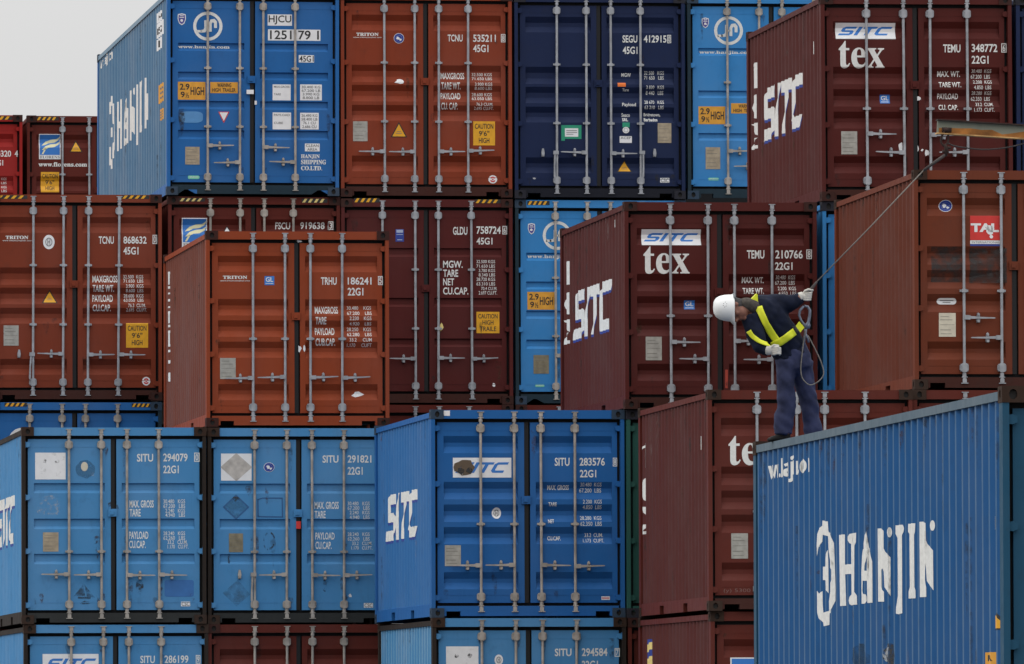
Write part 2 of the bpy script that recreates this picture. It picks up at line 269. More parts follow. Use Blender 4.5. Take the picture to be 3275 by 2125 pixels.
DECALS={
'c1':[('shield',0.151,2.394,0.281,2.562),('ring',0.377,2.179,0.792,2.59),('s',0.168,2.06,0.896,2.117,'www.hanjin.com'),('high',0.162,1.345,0.552,1.597),('warn',0.618,1.441,1.009,1.597),('patch',0.188,1.021,0.516,1.18),('tridown',0.732,1.02,0.889,1.179),('plate',0.267,0.432,0.469,0.682,'t'),('pill',0.303,0.228,0.469,0.277),('wp',1.43,2.4,1.775,2.559,'HJCU'),('wp',1.434,2.191,2.177,2.348,'1251 79 1'),('wp',1.87,1.884,2.087,1.988,'45G1'),('wlab',1.501,1.347,1.756,1.571,'MAX.GROSS||TARE|'),('wlab',1.89,1.35,2.197,1.574,'30.400 KG|67.200 LB|3.990 KG|8.800 LB'),('wlab',1.501,0.937,1.762,1.175,'PAYLOAD||CUBE|'),('wlab',1.89,0.94,2.153,1.174,'26.490 KG|58.400 LB|76.1 CU|2.686 CU'),('wlab',1.957,0.63,2.167,0.74,'CLEAN|AREA'),('s',1.902,0.526,2.167,0.588,'HANJIN'),('s',1.903,0.447,2.258,0.512,'SHIPPING'),('s',1.903,0.362,2.202,0.424,'CO.LTD.')],
'c2':[('s',0.231,2.276,0.547,2.322,'TRITON'),('t',0.185,2.248,0.591,2.267,'www.tritoncontainer.com'),('emb',0.762,2.174,0.909,2.319),('torn',0.763,1.588,0.918,1.682),('plate',0.182,0.788,0.387,1.069,'g'),('tri',0.715,0.847,0.95,1.062),('t',1.528,2.206,1.741,2.305,'TCNU'),('t',1.891,2.203,2.214,2.307,'535211'),('box',2.287,2.2,2.351,2.316,'8'),('t',1.891,2.058,2.108,2.163,'45G1'),('t',1.432,1.674,1.768,1.766,'MAXGROSS'),('t',1.435,1.529,1.713,1.628,'TARE WT.'),('t',1.431,1.389,1.713,1.481,'PAYLOAD'),('t',1.435,1.244,1.672,1.341,'CU. CAP.'),('t',1.875,1.721,2.162,1.765,'32.500 KGS'),('t',1.875,1.663,2.162,1.705,'71.650 LBS'),('t',1.915,1.58,2.161,1.627,'3.900 KGS'),('t',1.915,1.526,2.161,1.569,'8.600 LBS'),('t',1.875,1.436,2.161,1.482,'28.600 KGS'),('t',1.874,1.38,2.161,1.422,'63.050 LBS'),('t',1.935,1.299,2.171,1.342,'76.3 CU.M.'),('t',1.904,1.243,2.181,1.286,'2.695 CU.FT.'),('caution',1.888,0.738,2.199,1.079,'CAUTION|9\'6"|HIGH'),('rw',2.103,0.2,2.228,0.316)],
'c3':[('t',1.552,2.218,1.764,2.323,'SEGU'),('t',1.856,2.22,2.18,2.325,'412915'),('t',1.555,2.057,1.766,2.162,'45G1'),('t',1.542,1.736,1.677,1.79,'MGW'),('t',1.866,1.767,2.148,1.818,'32 500   KGS'),('t',1.866,1.699,2.147,1.75,'71 650   LBS'),('t',1.549,1.529,1.642,1.569,'Tare'),('t',1.89,1.562,2.143,1.611,'3 830   KGS'),('t',1.889,1.482,2.138,1.537,'8 440   LBS'),('t',1.544,1.302,1.74,1.364,'Payload'),('t',1.864,1.351,2.142,1.4,'28 670   KGS'),('t',1.864,1.277,2.138,1.327,'63 210   LBS'),('t',1.54,1.167,1.661,1.221,'Seaco'),('t',1.547,1.103,1.63,1.151,'SRL'),('t',1.858,1.164,2.094,1.223,'Bridgetown,'),('t',1.857,1.103,2.05,1.152,'Barbados'),('box',2.191,2.215,2.247,2.331,'0'),('orange',1.48,1.593,1.596,1.649),('green',1.547,1.017,1.65,1.084),('disc',1.547,0.932,1.644,1.022),('wlab',1.506,0.796,1.68,0.891,'ACEP|'),('plate',2.05,0.798,2.245,1.079,'t'),('greenlab',0.673,0.822,0.961,1.043),('tri',1.466,0.384,1.686,0.557),('wlab',2.083,0.235,2.214,0.301,'CSC'),('torn',0.246,0.271,0.319,0.297)],
'c4':[('shield',0.213,2.431,0.328,2.581),('ring',0.396,2.193,0.81,2.603),('s',0.184,2.059,0.966,2.114,'www.hanjin.com'),('high',0.167,1.067,0.551,1.319),('warn',0.634,1.221,1.044,1.366),('plate',0.266,0.429,0.476,0.74,'t'),('pill',0.298,0.268,0.457,0.307)],
'c5':[('s',0.244,2.265,0.562,2.314,'TRITON'),('t',0.199,2.236,0.608,2.257,'www.tritoncontainer.com'),('oval',0.769,2.125,0.931,2.327),('tri',0.75,1.368,0.975,1.561),('plate',0.213,0.771,0.424,1.055,'g'),('t',1.552,2.203,1.764,2.309,'TCNU'),('t',1.899,2.206,2.225,2.31,'868632'),('t',1.898,2.053,2.11,2.16,'45G1'),('t',1.465,1.661,1.818,1.76,'MAXGROSS'),('t',1.465,1.529,1.767,1.626,'TARE WT.'),('t',1.464,1.388,1.751,1.487,'PAYLOAD'),('t',1.464,1.256,1.721,1.351,'CU.CAP.'),('t',1.9,1.719,2.18,1.768,'32.500  KGS'),('t',1.9,1.66,2.18,1.707,'71.650  LBS'),('t',1.934,1.587,2.18,1.636,'3.900  KGS'),('t',1.934,1.525,2.18,1.573,'8.600  LBS'),('t',1.904,1.45,2.184,1.5,'28.600  KGS'),('t',1.904,1.391,2.184,1.438,'63.050  LBS'),('t',1.965,1.314,2.211,1.363,'76.3  CU.M.'),('t',1.938,1.254,2.229,1.302,'2.695  CU.FT.'),('box',2.309,2.204,2.373,2.332,'0'),('caution',1.933,0.745,2.244,1.09,'CAUTION|9\'6"|HIGH'),('rw',2.157,0.214,2.273,0.335),('hatch',0.117,2.831,0.537,2.875,'y'),('hatch',1.88,2.837,2.251,2.881,'y')],
'c6':[('florens',0.203,2.179,0.561,2.592),('triw',0.756,2.34,0.932,2.487),('hatch',0.169,2.823,0.516,2.867,'w'),('t',1.526,2.44,1.737,2.537,'FSCU'),('t',1.879,2.444,2.225,2.543,'919638'),('box',2.271,2.433,2.344,2.552,'3'),('hatch',1.899,2.814,2.248,2.867,'w')],
'c7':[('bluelab',0.778,2.294,0.897,2.47),('t',1.594,2.393,1.799,2.507,'GLDU'),('t',1.928,2.407,2.274,2.515,'758724'),('t',1.928,2.257,2.155,2.355,'45G1'),('t',1.452,1.926,1.731,2.028,'MGW.'),('t',1.452,1.8,1.666,1.902,'TARE'),('t',1.452,1.679,1.608,1.777,'NET'),('t',1.451,1.549,1.81,1.651,'CU.CAP.'),('t',1.927,1.994,2.191,2.039,'32.500 KGS'),('t',1.926,1.93,2.191,1.975,'71.650 LBS'),('t',1.959,1.868,2.191,1.913,'3.780 KGS'),('t',1.958,1.806,2.191,1.851,'8.340 LBS'),('t',1.926,1.742,2.191,1.79,'28.720 KGS'),('t',1.926,1.678,2.19,1.725,'63.310 LBS'),('t',1.992,1.614,2.218,1.659,'70.4 CU.M.'),('t',1.957,1.55,2.218,1.6,'2.697 CU.FT.'),('box',2.297,2.402,2.363,2.521,'6'),('caution',1.924,1.005,2.25,1.307,'CAUTION|HIGH|TRAILE'),('torn',2.144,0.234,2.197,0.308),('hatch',0.192,2.846,0.541,2.901,'y'),('hatch',1.912,2.841,2.262,2.89,'y'),('rustspot',1.388,1.015,1.456,1.152)],
'c8':[('shield',0.186,2.407,0.301,2.567),('ring',0.403,2.187,0.813,2.596),('s',0.185,2.059,0.951,2.125,'www.hanjin.com'),('high',0.181,1.343,0.568,1.594),('plate',0.265,0.438,0.484,0.701,'b'),('pill',0.287,0.25,0.421,0.289),('hatch',0.186,2.822,0.49,2.876,'y')],
'c11':[('ring',0.282,2.138,0.672,2.535),('hatch',0.234,2.833,0.54,2.882,'y'),('hatch',2.018,2.826,2.291,2.875,'y')],
'c12':[('s',0.232,1.956,0.555,2.0,'TRITON'),('t',0.193,1.924,0.591,1.944,'www.tritoncontainer.com'),('gl',0.785,1.877,0.914,1.995),('t',1.535,1.881,1.744,1.982,'TRHU'),('t',1.891,1.885,2.208,1.983,'186241'),('t',1.89,1.74,2.099,1.843,'22G1'),('t',1.456,1.499,1.764,1.595,'MAXGROSS'),('t',1.462,1.359,1.606,1.456,'TARE'),('t',1.457,1.216,1.716,1.312,'PAYLOAD'),('t',1.461,1.074,1.724,1.173,'CUB.CAP.'),('t',1.883,1.554,2.207,1.6,'30.480    KGS'),('t',1.883,1.483,2.211,1.53,'67.200    LBS'),('t',1.915,1.414,2.206,1.463,'2.230    KGS'),('t',1.915,1.346,2.206,1.388,'4.920    LBS'),('t',1.882,1.27,2.206,1.317,'28.250    KGS'),('t',1.882,1.202,2.21,1.248,'62.280    LBS'),('t',1.914,1.131,2.209,1.178,'33.2     CUM'),('t',1.881,1.06,2.209,1.107,'1.170     CUFT'),('box',2.295,1.881,2.359,1.999,'5'),('plate',0.19,0.633,0.398,0.911,'g'),('chip',1.207,0.979,1.277,1.095),('chip',1.288,0.984,1.331,1.095),('scuff',1.929,0.378,2.127,0.487),('chip',1.202,2.438,1.288,2.481)],
'c13':[('worn',0.183,1.903,0.585,2.255),('wornemb',0.711,1.91,0.981,2.163),('t',1.526,2.136,1.74,2.24,'SITU'),('t',1.873,2.138,2.195,2.244,'294079'),('t',1.873,1.982,2.078,2.086,'22G1'),('t',1.426,1.531,1.746,1.628,'MAX. GROSS'),('t',1.426,1.414,1.573,1.513,'TARE'),('t',1.874,1.586,2.161,1.639,'30.480   KGS'),('t',1.874,1.526,2.161,1.577,'67.200   LBS'),('t',1.9,1.464,2.16,1.517,'2.240   KGS'),('t',1.9,1.407,2.16,1.458,'4.940   LBS'),('t',1.421,1.117,1.674,1.217,'PAYLOAD'),('t',1.42,0.996,1.639,1.096,'CU.CAP.'),('t',1.873,1.167,2.16,1.216,'28.240   KGS'),('t',1.873,1.106,2.16,1.157,'62.260   LBS'),('t',1.928,1.051,2.19,1.102,'33.2   CU.M.'),('t',1.928,0.991,2.204,1.042,'1.170   CU.FT.'),('box',2.282,2.134,2.354,2.255,'0'),('plate',0.284,0.954,0.489,1.207,'t'),('wlab',2.103,0.23,2.224,0.292,'CSC'),('residue',0.686,0.25,0.967,0.525),('dpatch',1.887,0.357,2.273,0.578),('smudge',1.505,0.37,1.611,0.601),('smudge',1.128,1.47,1.293,1.635),('scuffb',0.171,1.404,0.555,1.701)],
'c14':[('diasq',0.185,1.893,0.59,2.25),('emb',0.75,2.008,0.893,2.133),('t',1.532,2.13,1.743,2.229,'SITU'),('t',1.865,2.13,2.181,2.23,'291821'),('t',1.865,1.971,2.065,2.075,'22G1'),('t',1.425,1.518,1.746,1.615,'MAX. GROSS'),('t',1.425,1.397,1.571,1.494,'TARE'),('t',1.864,1.567,2.157,1.616,'30.480   KGS'),('t',1.864,1.507,2.157,1.556,'67.200   LBS'),('t',1.891,1.448,2.157,1.496,'2.240   KGS'),('t',1.89,1.386,2.157,1.434,'4.940   LBS'),('t',1.435,1.114,1.69,1.209,'PAYLOAD'),('t',1.435,0.989,1.65,1.088,'CU.CAP.'),('t',1.863,1.161,2.156,1.209,'28.240   KGS'),('t',1.863,1.101,2.156,1.147,'62.260   LBS'),('t',1.923,1.041,2.189,1.088,'33.2   CU.M.'),('t',1.912,0.982,2.194,1.026,'1.170   CU.FT.'),('plate',0.288,0.949,0.475,1.196,'b'),('diablue',0.206,1.379,0.56,1.71),('rectout',0.667,1.406,1.008,1.67),('ringscuff',0.737,0.971,0.903,1.22),('wlab',2.077,0.214,2.199,0.276,'CSC'),('diagrey',0.205,0.233,0.569,0.586),('chip',1.862,0.342,1.922,0.408),('smudge',0.404,0.586,0.459,0.729),('smudge',1.529,0.419,1.589,0.607),('smudge',0.272,0.784,0.311,0.949)],
'c15':[('panel',0.283,1.745,1.018,1.992,'SITC'),('scorch',0.283,1.762,0.562,1.985),('oval',0.775,1.232,0.893,1.373),('plate',0.178,0.642,0.38,0.902,'g'),('t',1.564,1.89,1.751,1.993,'SITU'),('t',1.877,1.892,2.196,1.993,'283576'),('t',1.88,1.747,2.087,1.841,'22G1'),('t',1.476,1.591,1.746,1.651,'MAX. GROSS'),('t',1.482,1.388,1.587,1.437,'TARE'),('t',1.479,1.175,1.554,1.224,'NET'),('t',1.474,0.961,1.642,1.014,'CU.CAP.'),('t',1.89,1.634,2.156,1.681,'30.480  KGS'),('t',1.879,1.559,2.155,1.612,'67.200  LBS'),('t',1.918,1.42,2.155,1.469,'2.200  KGS'),('t',1.917,1.352,2.155,1.401,'4.850  LBS'),('t',1.884,1.217,2.154,1.264,'28.280  KGS'),('t',1.884,1.142,2.154,1.194,'62.350  LBS'),('t',1.944,1.003,2.175,1.053,'33.2  CUM.'),('t',1.92,0.935,2.185,0.982,'1.173  CUFT.'),('box',2.297,1.884,2.351,1.993,'8'),('pink',2.146,0.219,2.254,0.262)],
'c16':[('panel',0.253,1.942,0.99,2.203,'SITC'),('t',1.541,2.079,1.733,2.178,'SITU'),('t',1.861,2.078,2.176,2.182,'286199'),('t',1.861,1.924,2.07,2.028,'22G1'),('box',2.274,2.071,2.335,2.185,'9')],
'c18':[('worn',0.18,1.883,0.586,2.235),('oval',0.787,1.999,0.894,2.133),('t',1.544,2.11,1.754,2.206,'SITU'),('t',1.884,2.109,2.206,2.21,'294584'),('t',1.883,1.954,2.087,2.054,'22G1'),('box',2.297,2.102,2.362,2.209,'7')],
'c19':[('panel',0.229,2.05,0.979,2.248,'SITC'),('tex',0.249,1.689,0.83,2.032),('gl',0.765,1.249,0.899,1.36),('plate',0.272,0.61,0.475,0.904,'g'),('redstripe',1.274,0.261,1.308,0.494),('t',1.557,1.884,1.778,1.989,'TEMU'),('t',1.916,1.885,2.264,1.992,'210766'),('t',1.911,1.743,2.134,1.839,'22G1'),('t',1.498,1.579,1.774,1.654,'MAX. WT.'),('t',1.503,1.441,1.769,1.518,'TARE WT.'),('t',1.924,1.627,2.17,1.675,'30.480  KGS'),('t',1.92,1.56,2.17,1.61,'67.200  LBS'),('t',1.95,1.489,2.18,1.535,'2.200  KGS'),('t',1.954,1.428,2.18,1.472,'4.850  LBS'),('box',2.31,1.881,2.381,2.001,'8')],
'c20':[('panel',0.203,2.041,0.965,2.245,'SITC'),('tex',0.238,1.671,0.821,2.017),('gl',0.764,1.234,0.89,1.344),('plate',0.261,0.591,0.464,0.88,'g'),('t',1.568,1.876,1.789,1.977,'TEMU'),('t',1.931,1.881,2.26,1.984,'348772'),('t',1.93,1.735,2.146,1.836,'22G1'),('t',1.498,1.571,1.79,1.643,'MAX. WT.'),('t',1.509,1.437,1.795,1.504,'TARE WT.'),('t',1.496,1.29,1.761,1.361,'PAYLOAD'),('t',1.503,1.151,1.752,1.218,'CU. CAP.'),('t',1.932,1.622,2.185,1.666,'30.480  KGS'),('t',1.926,1.551,2.172,1.6,'67.200  LBS'),('t',1.949,1.485,2.188,1.528,'2.200  KGS'),('t',1.958,1.413,2.178,1.461,'4.850  LBS'),('t',1.93,1.345,2.183,1.389,'28.280  KGS'),('t',1.926,1.27,2.169,1.321,'62.350  LBS'),('t',1.979,1.202,2.205,1.246,'33.2  CUM.'),('t',1.959,1.131,2.217,1.18,'1.173  CUFT.'),('box',2.31,1.878,2.377,1.993,'6'),('chip',1.183,1.253,1.291,1.324),('chip',1.21,0.611,1.249,0.718),('chip',1.269,0.625,1.312,0.673),('chip',1.318,0.558,1.384,0.665),('chip',0.985,0.566,1.046,0.789)],
'c21':[('emb',0.315,2.1,0.479,2.239),('tal',0.682,1.71,1.056,2.053),('ovlab',0.288,1.006,0.522,1.081),('plate',0.303,0.623,0.505,0.904,'c'),('dsmudge',0.22,1.268,0.614,1.687),('dsmudge',0.678,1.26,1.118,1.67)],
'c22':[('tex',0.254,1.705,0.833,2.051),('plate',0.28,0.612,0.478,0.909,'g'),('scrib',0.188,0.206,0.504,0.261)],
'c23':[('florens',0.244,1.587,0.652,2.049)],
'c9':[('florens',0.21,2.159,0.577,2.585),('tri',0.726,2.281,0.947,2.485),('s',0.202,2.034,1.026,2.109,'www.florens.com'),('caution',0.241,1.599,0.55,1.942,'CAUTION|9\'6"|HIGH'),('hatch',0.171,2.817,0.531,2.872,'y')],
'c10':[('t',2.007,2.189,2.246,2.296,'4320'),('t',2.306,2.19,2.364,2.297,'4'),('t',1.916,2.04,2.112,2.135,'45G1'),('t',2.083,1.795,2.172,1.836,'KGS'),('t',2.083,1.728,2.174,1.768,'LBS'),('t',2.083,1.656,2.174,1.699,'KGS'),('t',2.083,1.589,2.174,1.632,'LBS'),('hatch',1.841,2.814,2.26,2.87,'y')],
}
SIDE_DECALS={
'c20':[('one',5.342,1.81,5.701,2.146),('half0',5.362,1.409,5.721,1.726),('halfv',5.296,1.175,5.738,1.353),('four',5.27,1.015,5.724,1.155),('SITC',1.529,1.06,4.824,1.736),('bar',0.614,1.892,0.658,2.053)],
'c19':[('one',5.355,1.825,5.702,2.131),('half0',5.352,1.433,5.747,1.724),('halfv',5.332,1.204,5.775,1.368),('four',5.275,1.051,5.78,1.194),('SITC',1.382,1.07,4.897,1.693),('bar',0.913,2.319,0.957,2.416)],
'c22':[('one',5.487,1.838,5.845,2.144),('half0',5.487,1.422,5.879,1.728),('halfv',5.484,1.202,5.893,1.362),('four',5.459,1.023,5.885,1.144),('bar',0.63,1.906,0.676,2.067),('bar',0.71,0.397,0.772,0.432)],
'c15':[('SITC',1.524,1.049,4.907,1.645)],
'c13':[('SITC',1.6,1.1,4.98,1.74)],
'c12':[('dashes',5.26,1.216,5.522,2.329),('bar',5.34,1.06,5.554,1.105),('half0',5.273,0.805,5.631,0.94)],
'c23':[('bystripe',4.986,1.518,5.41,2.318)],
'c1':[('HANJIN',2.936,1.127,10.036,1.995),('t2',9.639,2.602,11.824,2.798,'www.hanjin.com'),('yl',0.716,1.38,1.491,1.645),('yl',0.753,1.125,1.402,1.282),('digits',0.831,2.155,1.841,2.693)],
'c26':[('HANJIN',9.985,2.646,10.454,2.716),('t2',9.212,2.511,11.458,2.725,'www.hanjin.com'),('bar',0.386,1.885,0.445,1.979),('scrape',4.848,0.919,5.482,1.132),('grimepatch',6.104,0.915,7.225,1.141),('rsp',7.982,1.192,8.194,1.22),('rsp',7.961,0.971,8.2,1.028),('rsp',8.687,1.702,8.822,1.752),('trihalf',0.35,1.17,0.569,1.294),('halab',0.592,0.887,0.882,1.012)],
}
# ------------------------------------------------------------------ flat artwork for stickers and lettering
TXT = {}
def serif(s):
    o = ''
    for c in s:
        if 'A' <= c <= 'Z': o += chr(0x1D400 + ord(c) - 65)
        elif 'a' <= c <= 'z': o += chr(0x1D41A + ord(c) - 97)
        else: o += c
    return o
def sansbold(s):
    return ''.join(chr(0x1D5EE + ord(c) - 97) if 'a' <= c <= 'z' else c for c in s)
def text_tris(s, bold=0.02):
    """a string as triangles, its bounding box scaled to the unit square"""
    k = (s, bold)
    if k in TXT: return TXT[k]
    cu = bpy.data.curves.new('t', 'FONT'); cu.body = s; cu.resolution_u = 3; cu.offset = bold
    ob = bpy.data.objects.new('t', cu); col.objects.link(ob)
    dg = bpy.context.evaluated_depsgraph_get()
    me = bpy.data.meshes.new_from_object(ob.evaluated_get(dg))
    xs = [v.co.x for v in me.vertices]; ys = [v.co.y for v in me.vertices]
    x0, x1, y0, y1 = min(xs), max(xs), min(ys), max(ys)
    fs = [[((me.vertices[i].co.x - x0) / (x1 - x0 or 1), (me.vertices[i].co.y - y0) / (y1 - y0 or 1)) for i in p.vertices] for p in me.polygons]
    bpy.data.objects.remove(ob); bpy.data.curves.remove(cu); bpy.data.meshes.remove(me)
    TXT[k] = fs
    return fs
def fill(*loops):
    """polygon with optional holes -> triangles"""
    flat = [p for l in loops for p in l]
    return [[flat[i] for i in t] for t in tessellate_polygon([[Vector((x, y, 0)) for x, y in l] for l in loops])]
def rect(x0=0, y0=0, x1=1, y1=1): return [[(x0, y0), (x1, y0), (x1, y1), (x0, y1)]]
def disc(cx=.5, cy=.5, rx=.5, ry=.5, n=24): return [[(cx + rx * math.cos(2 * math.pi * k / n), cy + ry * math.sin(2 * math.pi * k / n)) for k in range(n)]]
def ringp(ri, ro=.5, n=28, a0=0, a1=1):
    o = []
    for k in range(n):
        a, b = 2 * math.pi * (a0 + (a1 - a0) * k / n), 2 * math.pi * (a0 + (a1 - a0) * (k + 1) / n)
        o.append([(.5 + r_ * math.cos(t), .5 + r_ * math.sin(t)) for r_, t in ((ri, a), (ro, a), (ro, b), (ri, b))])
    return o
def put(fs, x0, y0, x1, y1): return [[(x0 + x * (x1 - x0), y0 + y * (y1 - y0)) for x, y in f] for f in fs]
def rrect(r_=.2, n=4, ax=1.0):
    p = []
    for cx, cy, a in ((1 - r_ * ax, 1 - r_, 0), (r_ * ax, 1 - r_, 90), (r_ * ax, r_, 180), (1 - r_ * ax, r_, 270)):
        for k in range(n + 1):
            t = R(a + 90 * k / n); p.append((cx + r_ * ax * math.cos(t), cy + r_ * math.sin(t)))
    return [p]
def blob(rnd, n=11, lo=.55, j=.45):
    return fill([(.5 + .5 * math.cos(2 * math.pi * k / n) * q, .5 + .5 * math.sin(2 * math.pi * k / n) * q) for k in range(n) for q in [lo + j * rnd.random()]])
def lines(txt, x0, y0, x1, y1, gap=.3, bold=.012):
    L = txt.split('|'); n = len(L); h = (y1 - y0) / (n + gap * (n - 1)); o = []
    mxl = max(len(q) for q in L)
    for i, q in enumerate(L):
        if not q: continue
        t = y1 - i * h * (1 + gap); wd = (x1 - x0) * min(1, max(.25, len(q) / mxl))
        c = (x0 + x1) / 2 if gap < .7 else x0 + wd / 2
        o += put(text_tris(q, bold), c - wd / 2, t - h, c + wd / 2, t)
    return o
S_ = [(0, 0), (.82, 0), (1, .16), (1, .46), (.84, .6), (.26, .6), (.26, .78), (1, .78), (1, 1), (.18, 1), (0, .86), (0, .54), (.16, .4), (.74, .4), (.74, .22), (0, .22)]
C_ = [(1, 0), (.2, 0), (0, .18), (0, .82), (.2, 1), (1, 1), (1, .78), (.32, .78), (.27, .72), (.27, .28), (.32, .22), (1, .22)]
T_ = [(0, 1), (1, 1), (1, .78), (.64, .78), (.64, 0), (.36, 0), (.36, .78), (0, .78)]
def sitc(sh=.3):
    o = []
    for poly, a, b in ((S_, 0, .95), ([(0, 0), (1, 0), (1, 1), (0, 1)], 1.1, 1.36), (T_, 1.48, 2.42), (C_, 2.5, 3.45)):
        o += fill([((a + x * (b - a) + sh * y) / (3.45 + sh), y) for x, y in poly])
    return o
J1 = [(.38, .70), (.49, .70), (.49, .40), (.42, .29), (.25, .27), (.24, .36), (.35, .38), (.38, .44)]
J2 = [(.53, .31), (.63, .31), (.63, .58), (.67, .64), (.71, .60), (.71, .44), (.81, .44), (.81, .66), (.73, .75), (.59, .73), (.53, .60)]

def art(k, a, rnd):
    """sticker kind -> (object name, [(faces, material, layer)])"""
    a0 = a[0] if a else None
    if k == 's': return 'web_address' if 'www' in a0 else 'company_name', [(text_tris(serif(a0), 0.018), WHITE, 0)]
    if k == 'tex': return 'lessor_wordmark', [(text_tris(serif('tex'), 0.003), WHITE, 0)]
    if k == 't':
        small = any(q in a0 for q in ('KG', 'LB', 'CUM', 'CU.M', 'CUF', 'CU.F', 'www'))
        nm = 'weight_figures' if small and 'www' not in a0 else 'web_address' if 'www' in a0 else 'size_code' if a0 in ('45G1', '22G1') else 'serial_number' if a0.isdigit() else 'owner_code' if len(a0) == 4 and a0[-1] == 'U' else 'weight_heading'
        return nm, [(text_tris(a0, 0.004) if small else text_tris(a0), WHITE, 0)]
    if k == 'box': return 'check_digit', [(put(text_tris(a0), .24, .14, .76, .86), WHITE, 0), (rect(0, 0, 1, .09) + rect(0, .91, 1, 1) + rect(0, .09, .16, .91) + rect(.84, .09, 1, .91), WHITE, 0)]
    if k == 'wp': return 'number_panel', [(rect(), PANEL, 0), (put(text_tris(a0, 0.014), .04, .1, .97, .92), BLACK, 1)]
    if k == 'wlab':
        return 'white_label', [(rect(), PANEL, 0), (lines(a0, .07, .08, .93, .92, .8 if '||' in a0 else .35), GREYINK, 1)]
    if k == 'caution': return 'caution_sticker', [(rect(), YELLOW, 0), (lines(a0, .08, .1, .92, .9, .38), BLACK, 1)]
    if k == 'high': return 'height_sticker', [(rect(), OCHRE, 0), (put(text_tris('2.9'), .07, .55, .42, .9) + put(text_tris('9'), .1, .12, .25, .45) + put(text_tris('½'), .28, .1, .4, .4) + put(text_tris('HIGH', 0.02), .46, .26, .95, .72), BLACK, 1)]
    if k == 'warn': return 'warning_sticker', [(rect(), OCHRE, 0), (put(text_tris('WARNING'), .26, .54, .76, .9) + put(text_tris('HIGH  TRAILER'), .08, .12, .92, .46), BLACK, 1)]
    if k == 'ring': return 'round_logo', [(ringp(.395) + fill(J1) + fill(J2) + rect(.45, .47, .56, .53) + rect(.12, .28, .30, .36), WHITE, 0)]
    if k == 'shield':
        p = [(.08, .92), (.5, 1), (.92, .92), (.95, .5), (.78, .15), (.5, 0), (.22, .15), (.05, .5)]
        return 'emblem_sticker', [(fill(p), PANEL, 0), (put(fill(p), .1, .09, .9, .91), PURPLE, 1), (rect(.25, .62, .75, .68) + put(blob(rnd), .3, .25, .7, .55) + rect(.3, .76, .7, .82), PANEL, 2)]
    if k == 'emb': return 'emblem_sticker', [(disc(), PANEL, 0), (ringp(.30, .46), DEEPBLUE, 1), (disc(.5, .5, .29, .29), DEEPBLUE, 1), (put(blob(rnd, 9), .22, .3, .6, .72) + put(blob(rnd, 8), .5, .22, .8, .5), PANEL, 2)]
    if k == 'oval': return 'emblem_sticker', [(disc(), PANEL, 0), (ringp(.24, .30) + rect(.38, .3, .44, .7) + rect(.56, .3, .62, .7) + rect(.44, .48, .56, .54), GREYINK, 1)]
    if k == 'plate':
        m = PLATE[a0]
        return 'data_plate', [(rect(), m, 1), (rect(.08, .50, .92, .512) + rect(.08, .28, .7, .30) + rect(.08, .70, .8, .72) + rect(.1, .84, .6, .855) + rect(.1, .12, .75, .135), mat('plate_print', (.16, .15, .13), .6), 2)]
    if k in ('tri', 'triw'):
        p = [(0, 0), (1, 0), (.5, 1)]
        return 'warning_triangle', [(fill(p), BLACK, 0), (put(fill(p), .1, .055, .9, .86), YELLOW if k == 'tri' else PANEL, 1), (rect(.38, .36, .62, .39) + rect(.32, .24, .68, .27), GREYINK, 2)]
    if k == 'tridown':
        p = [(0, 1), (1, 1), (.5, 0)]
        return 'warning_triangle', [(fill(p), RED, 0), (put(fill(p), .12, .18, .88, .94), PANEL, 1)]
    if k == 'pill': return 'green_maker_label', [(rrect(.45, 4, .3), PALEGREEN, 0), (put(text_tris('JINDO', .01), .12, .25, .88, .75), PANEL, 1)]
    if k in ('torn', 'chip', 'scuff'): return 'torn_white_sticker', [(blob(rnd, 9, .5, .5), PANEL, 0)]
    if k == 'rw': return 'round_red_sticker', [(disc(), PANEL, 0), (ringp(.18, .34, 14, .08, .42) + ringp(.18, .34, 14, .56, .92) + rect(.42, .42, .58, .58), RED, 1)]
    if k == 'panel': return 'logo_panel', [(rect(), PANEL, 0), (put(sitc(.45), .04, .24, .96, .77), LOGOBLUE, 1)]
    if k == 'scorch': return 'scorch_mark', [(blob(rnd, 14, .75, .25), SCORCH, 3), (put(blob(rnd, 9), .1, .05, .6, .5) + put(blob(rnd, 9), .55, .1, .95, .55), SMUDGE, 4)]
    if k == 'gl': return 'blue_label', [(rect(), LOGOBLUE, 0), (put(text_tris('GL', .015), .12, .36, .88, .88) + rect(.1, .14, .9, .2), PANEL, 1)]
    if k == 'tal':
        return 'lessor_panel', [(rect(0, .16, 1, 1), RED, 0), (rect(0, .03, 1, .15), PANEL, 0), (rect(0, -.04, 1, .02), DEEPBLUE, 0),
            (put(text_tris('TAL', .05), .02, .44, .92, .74) + put(blob(rnd, 9, .7, .3), .5, .3, .76, .72) + put(blob(rnd, 7, .7, .3), .6, .2, .74, .36), PANEL, 1), (put(text_tris('INTERNATIONAL', 0), .05, .055, .95, .125), GREYINK, 1)]
    if k == 'ovlab': return 'white_label', [(rrect(.48, 5, .35), PANEL, 0), (rect(.15, .55, .85, .68) + rect(.3, .28, .7, .4), GREYINK, 1)]
    if k == 'worn': return 'white_placard', [(rect(), PANEL, 0), (rect(0, 0, 1, 1), stain('grey_wear', (.35, .36, .35), .58, .85, .5, 9), 1), (put(blob(rnd), .24, .58, .4, .78) + put(blob(rnd), .64, .58, .82, .78), SMUDGE, 2)]
    if k == 'wornemb': return 'worn_emblem', [(blob(rnd, 18, .85, .15), stain('worn_blue', (.045, .155, .30), .3, .5, .8, 16), 0), (disc(.45, .64, .17, .24), PLATE['c'], 1), (put(blob(rnd), .7, .1, .95, .4), PALESTAIN, 1)]
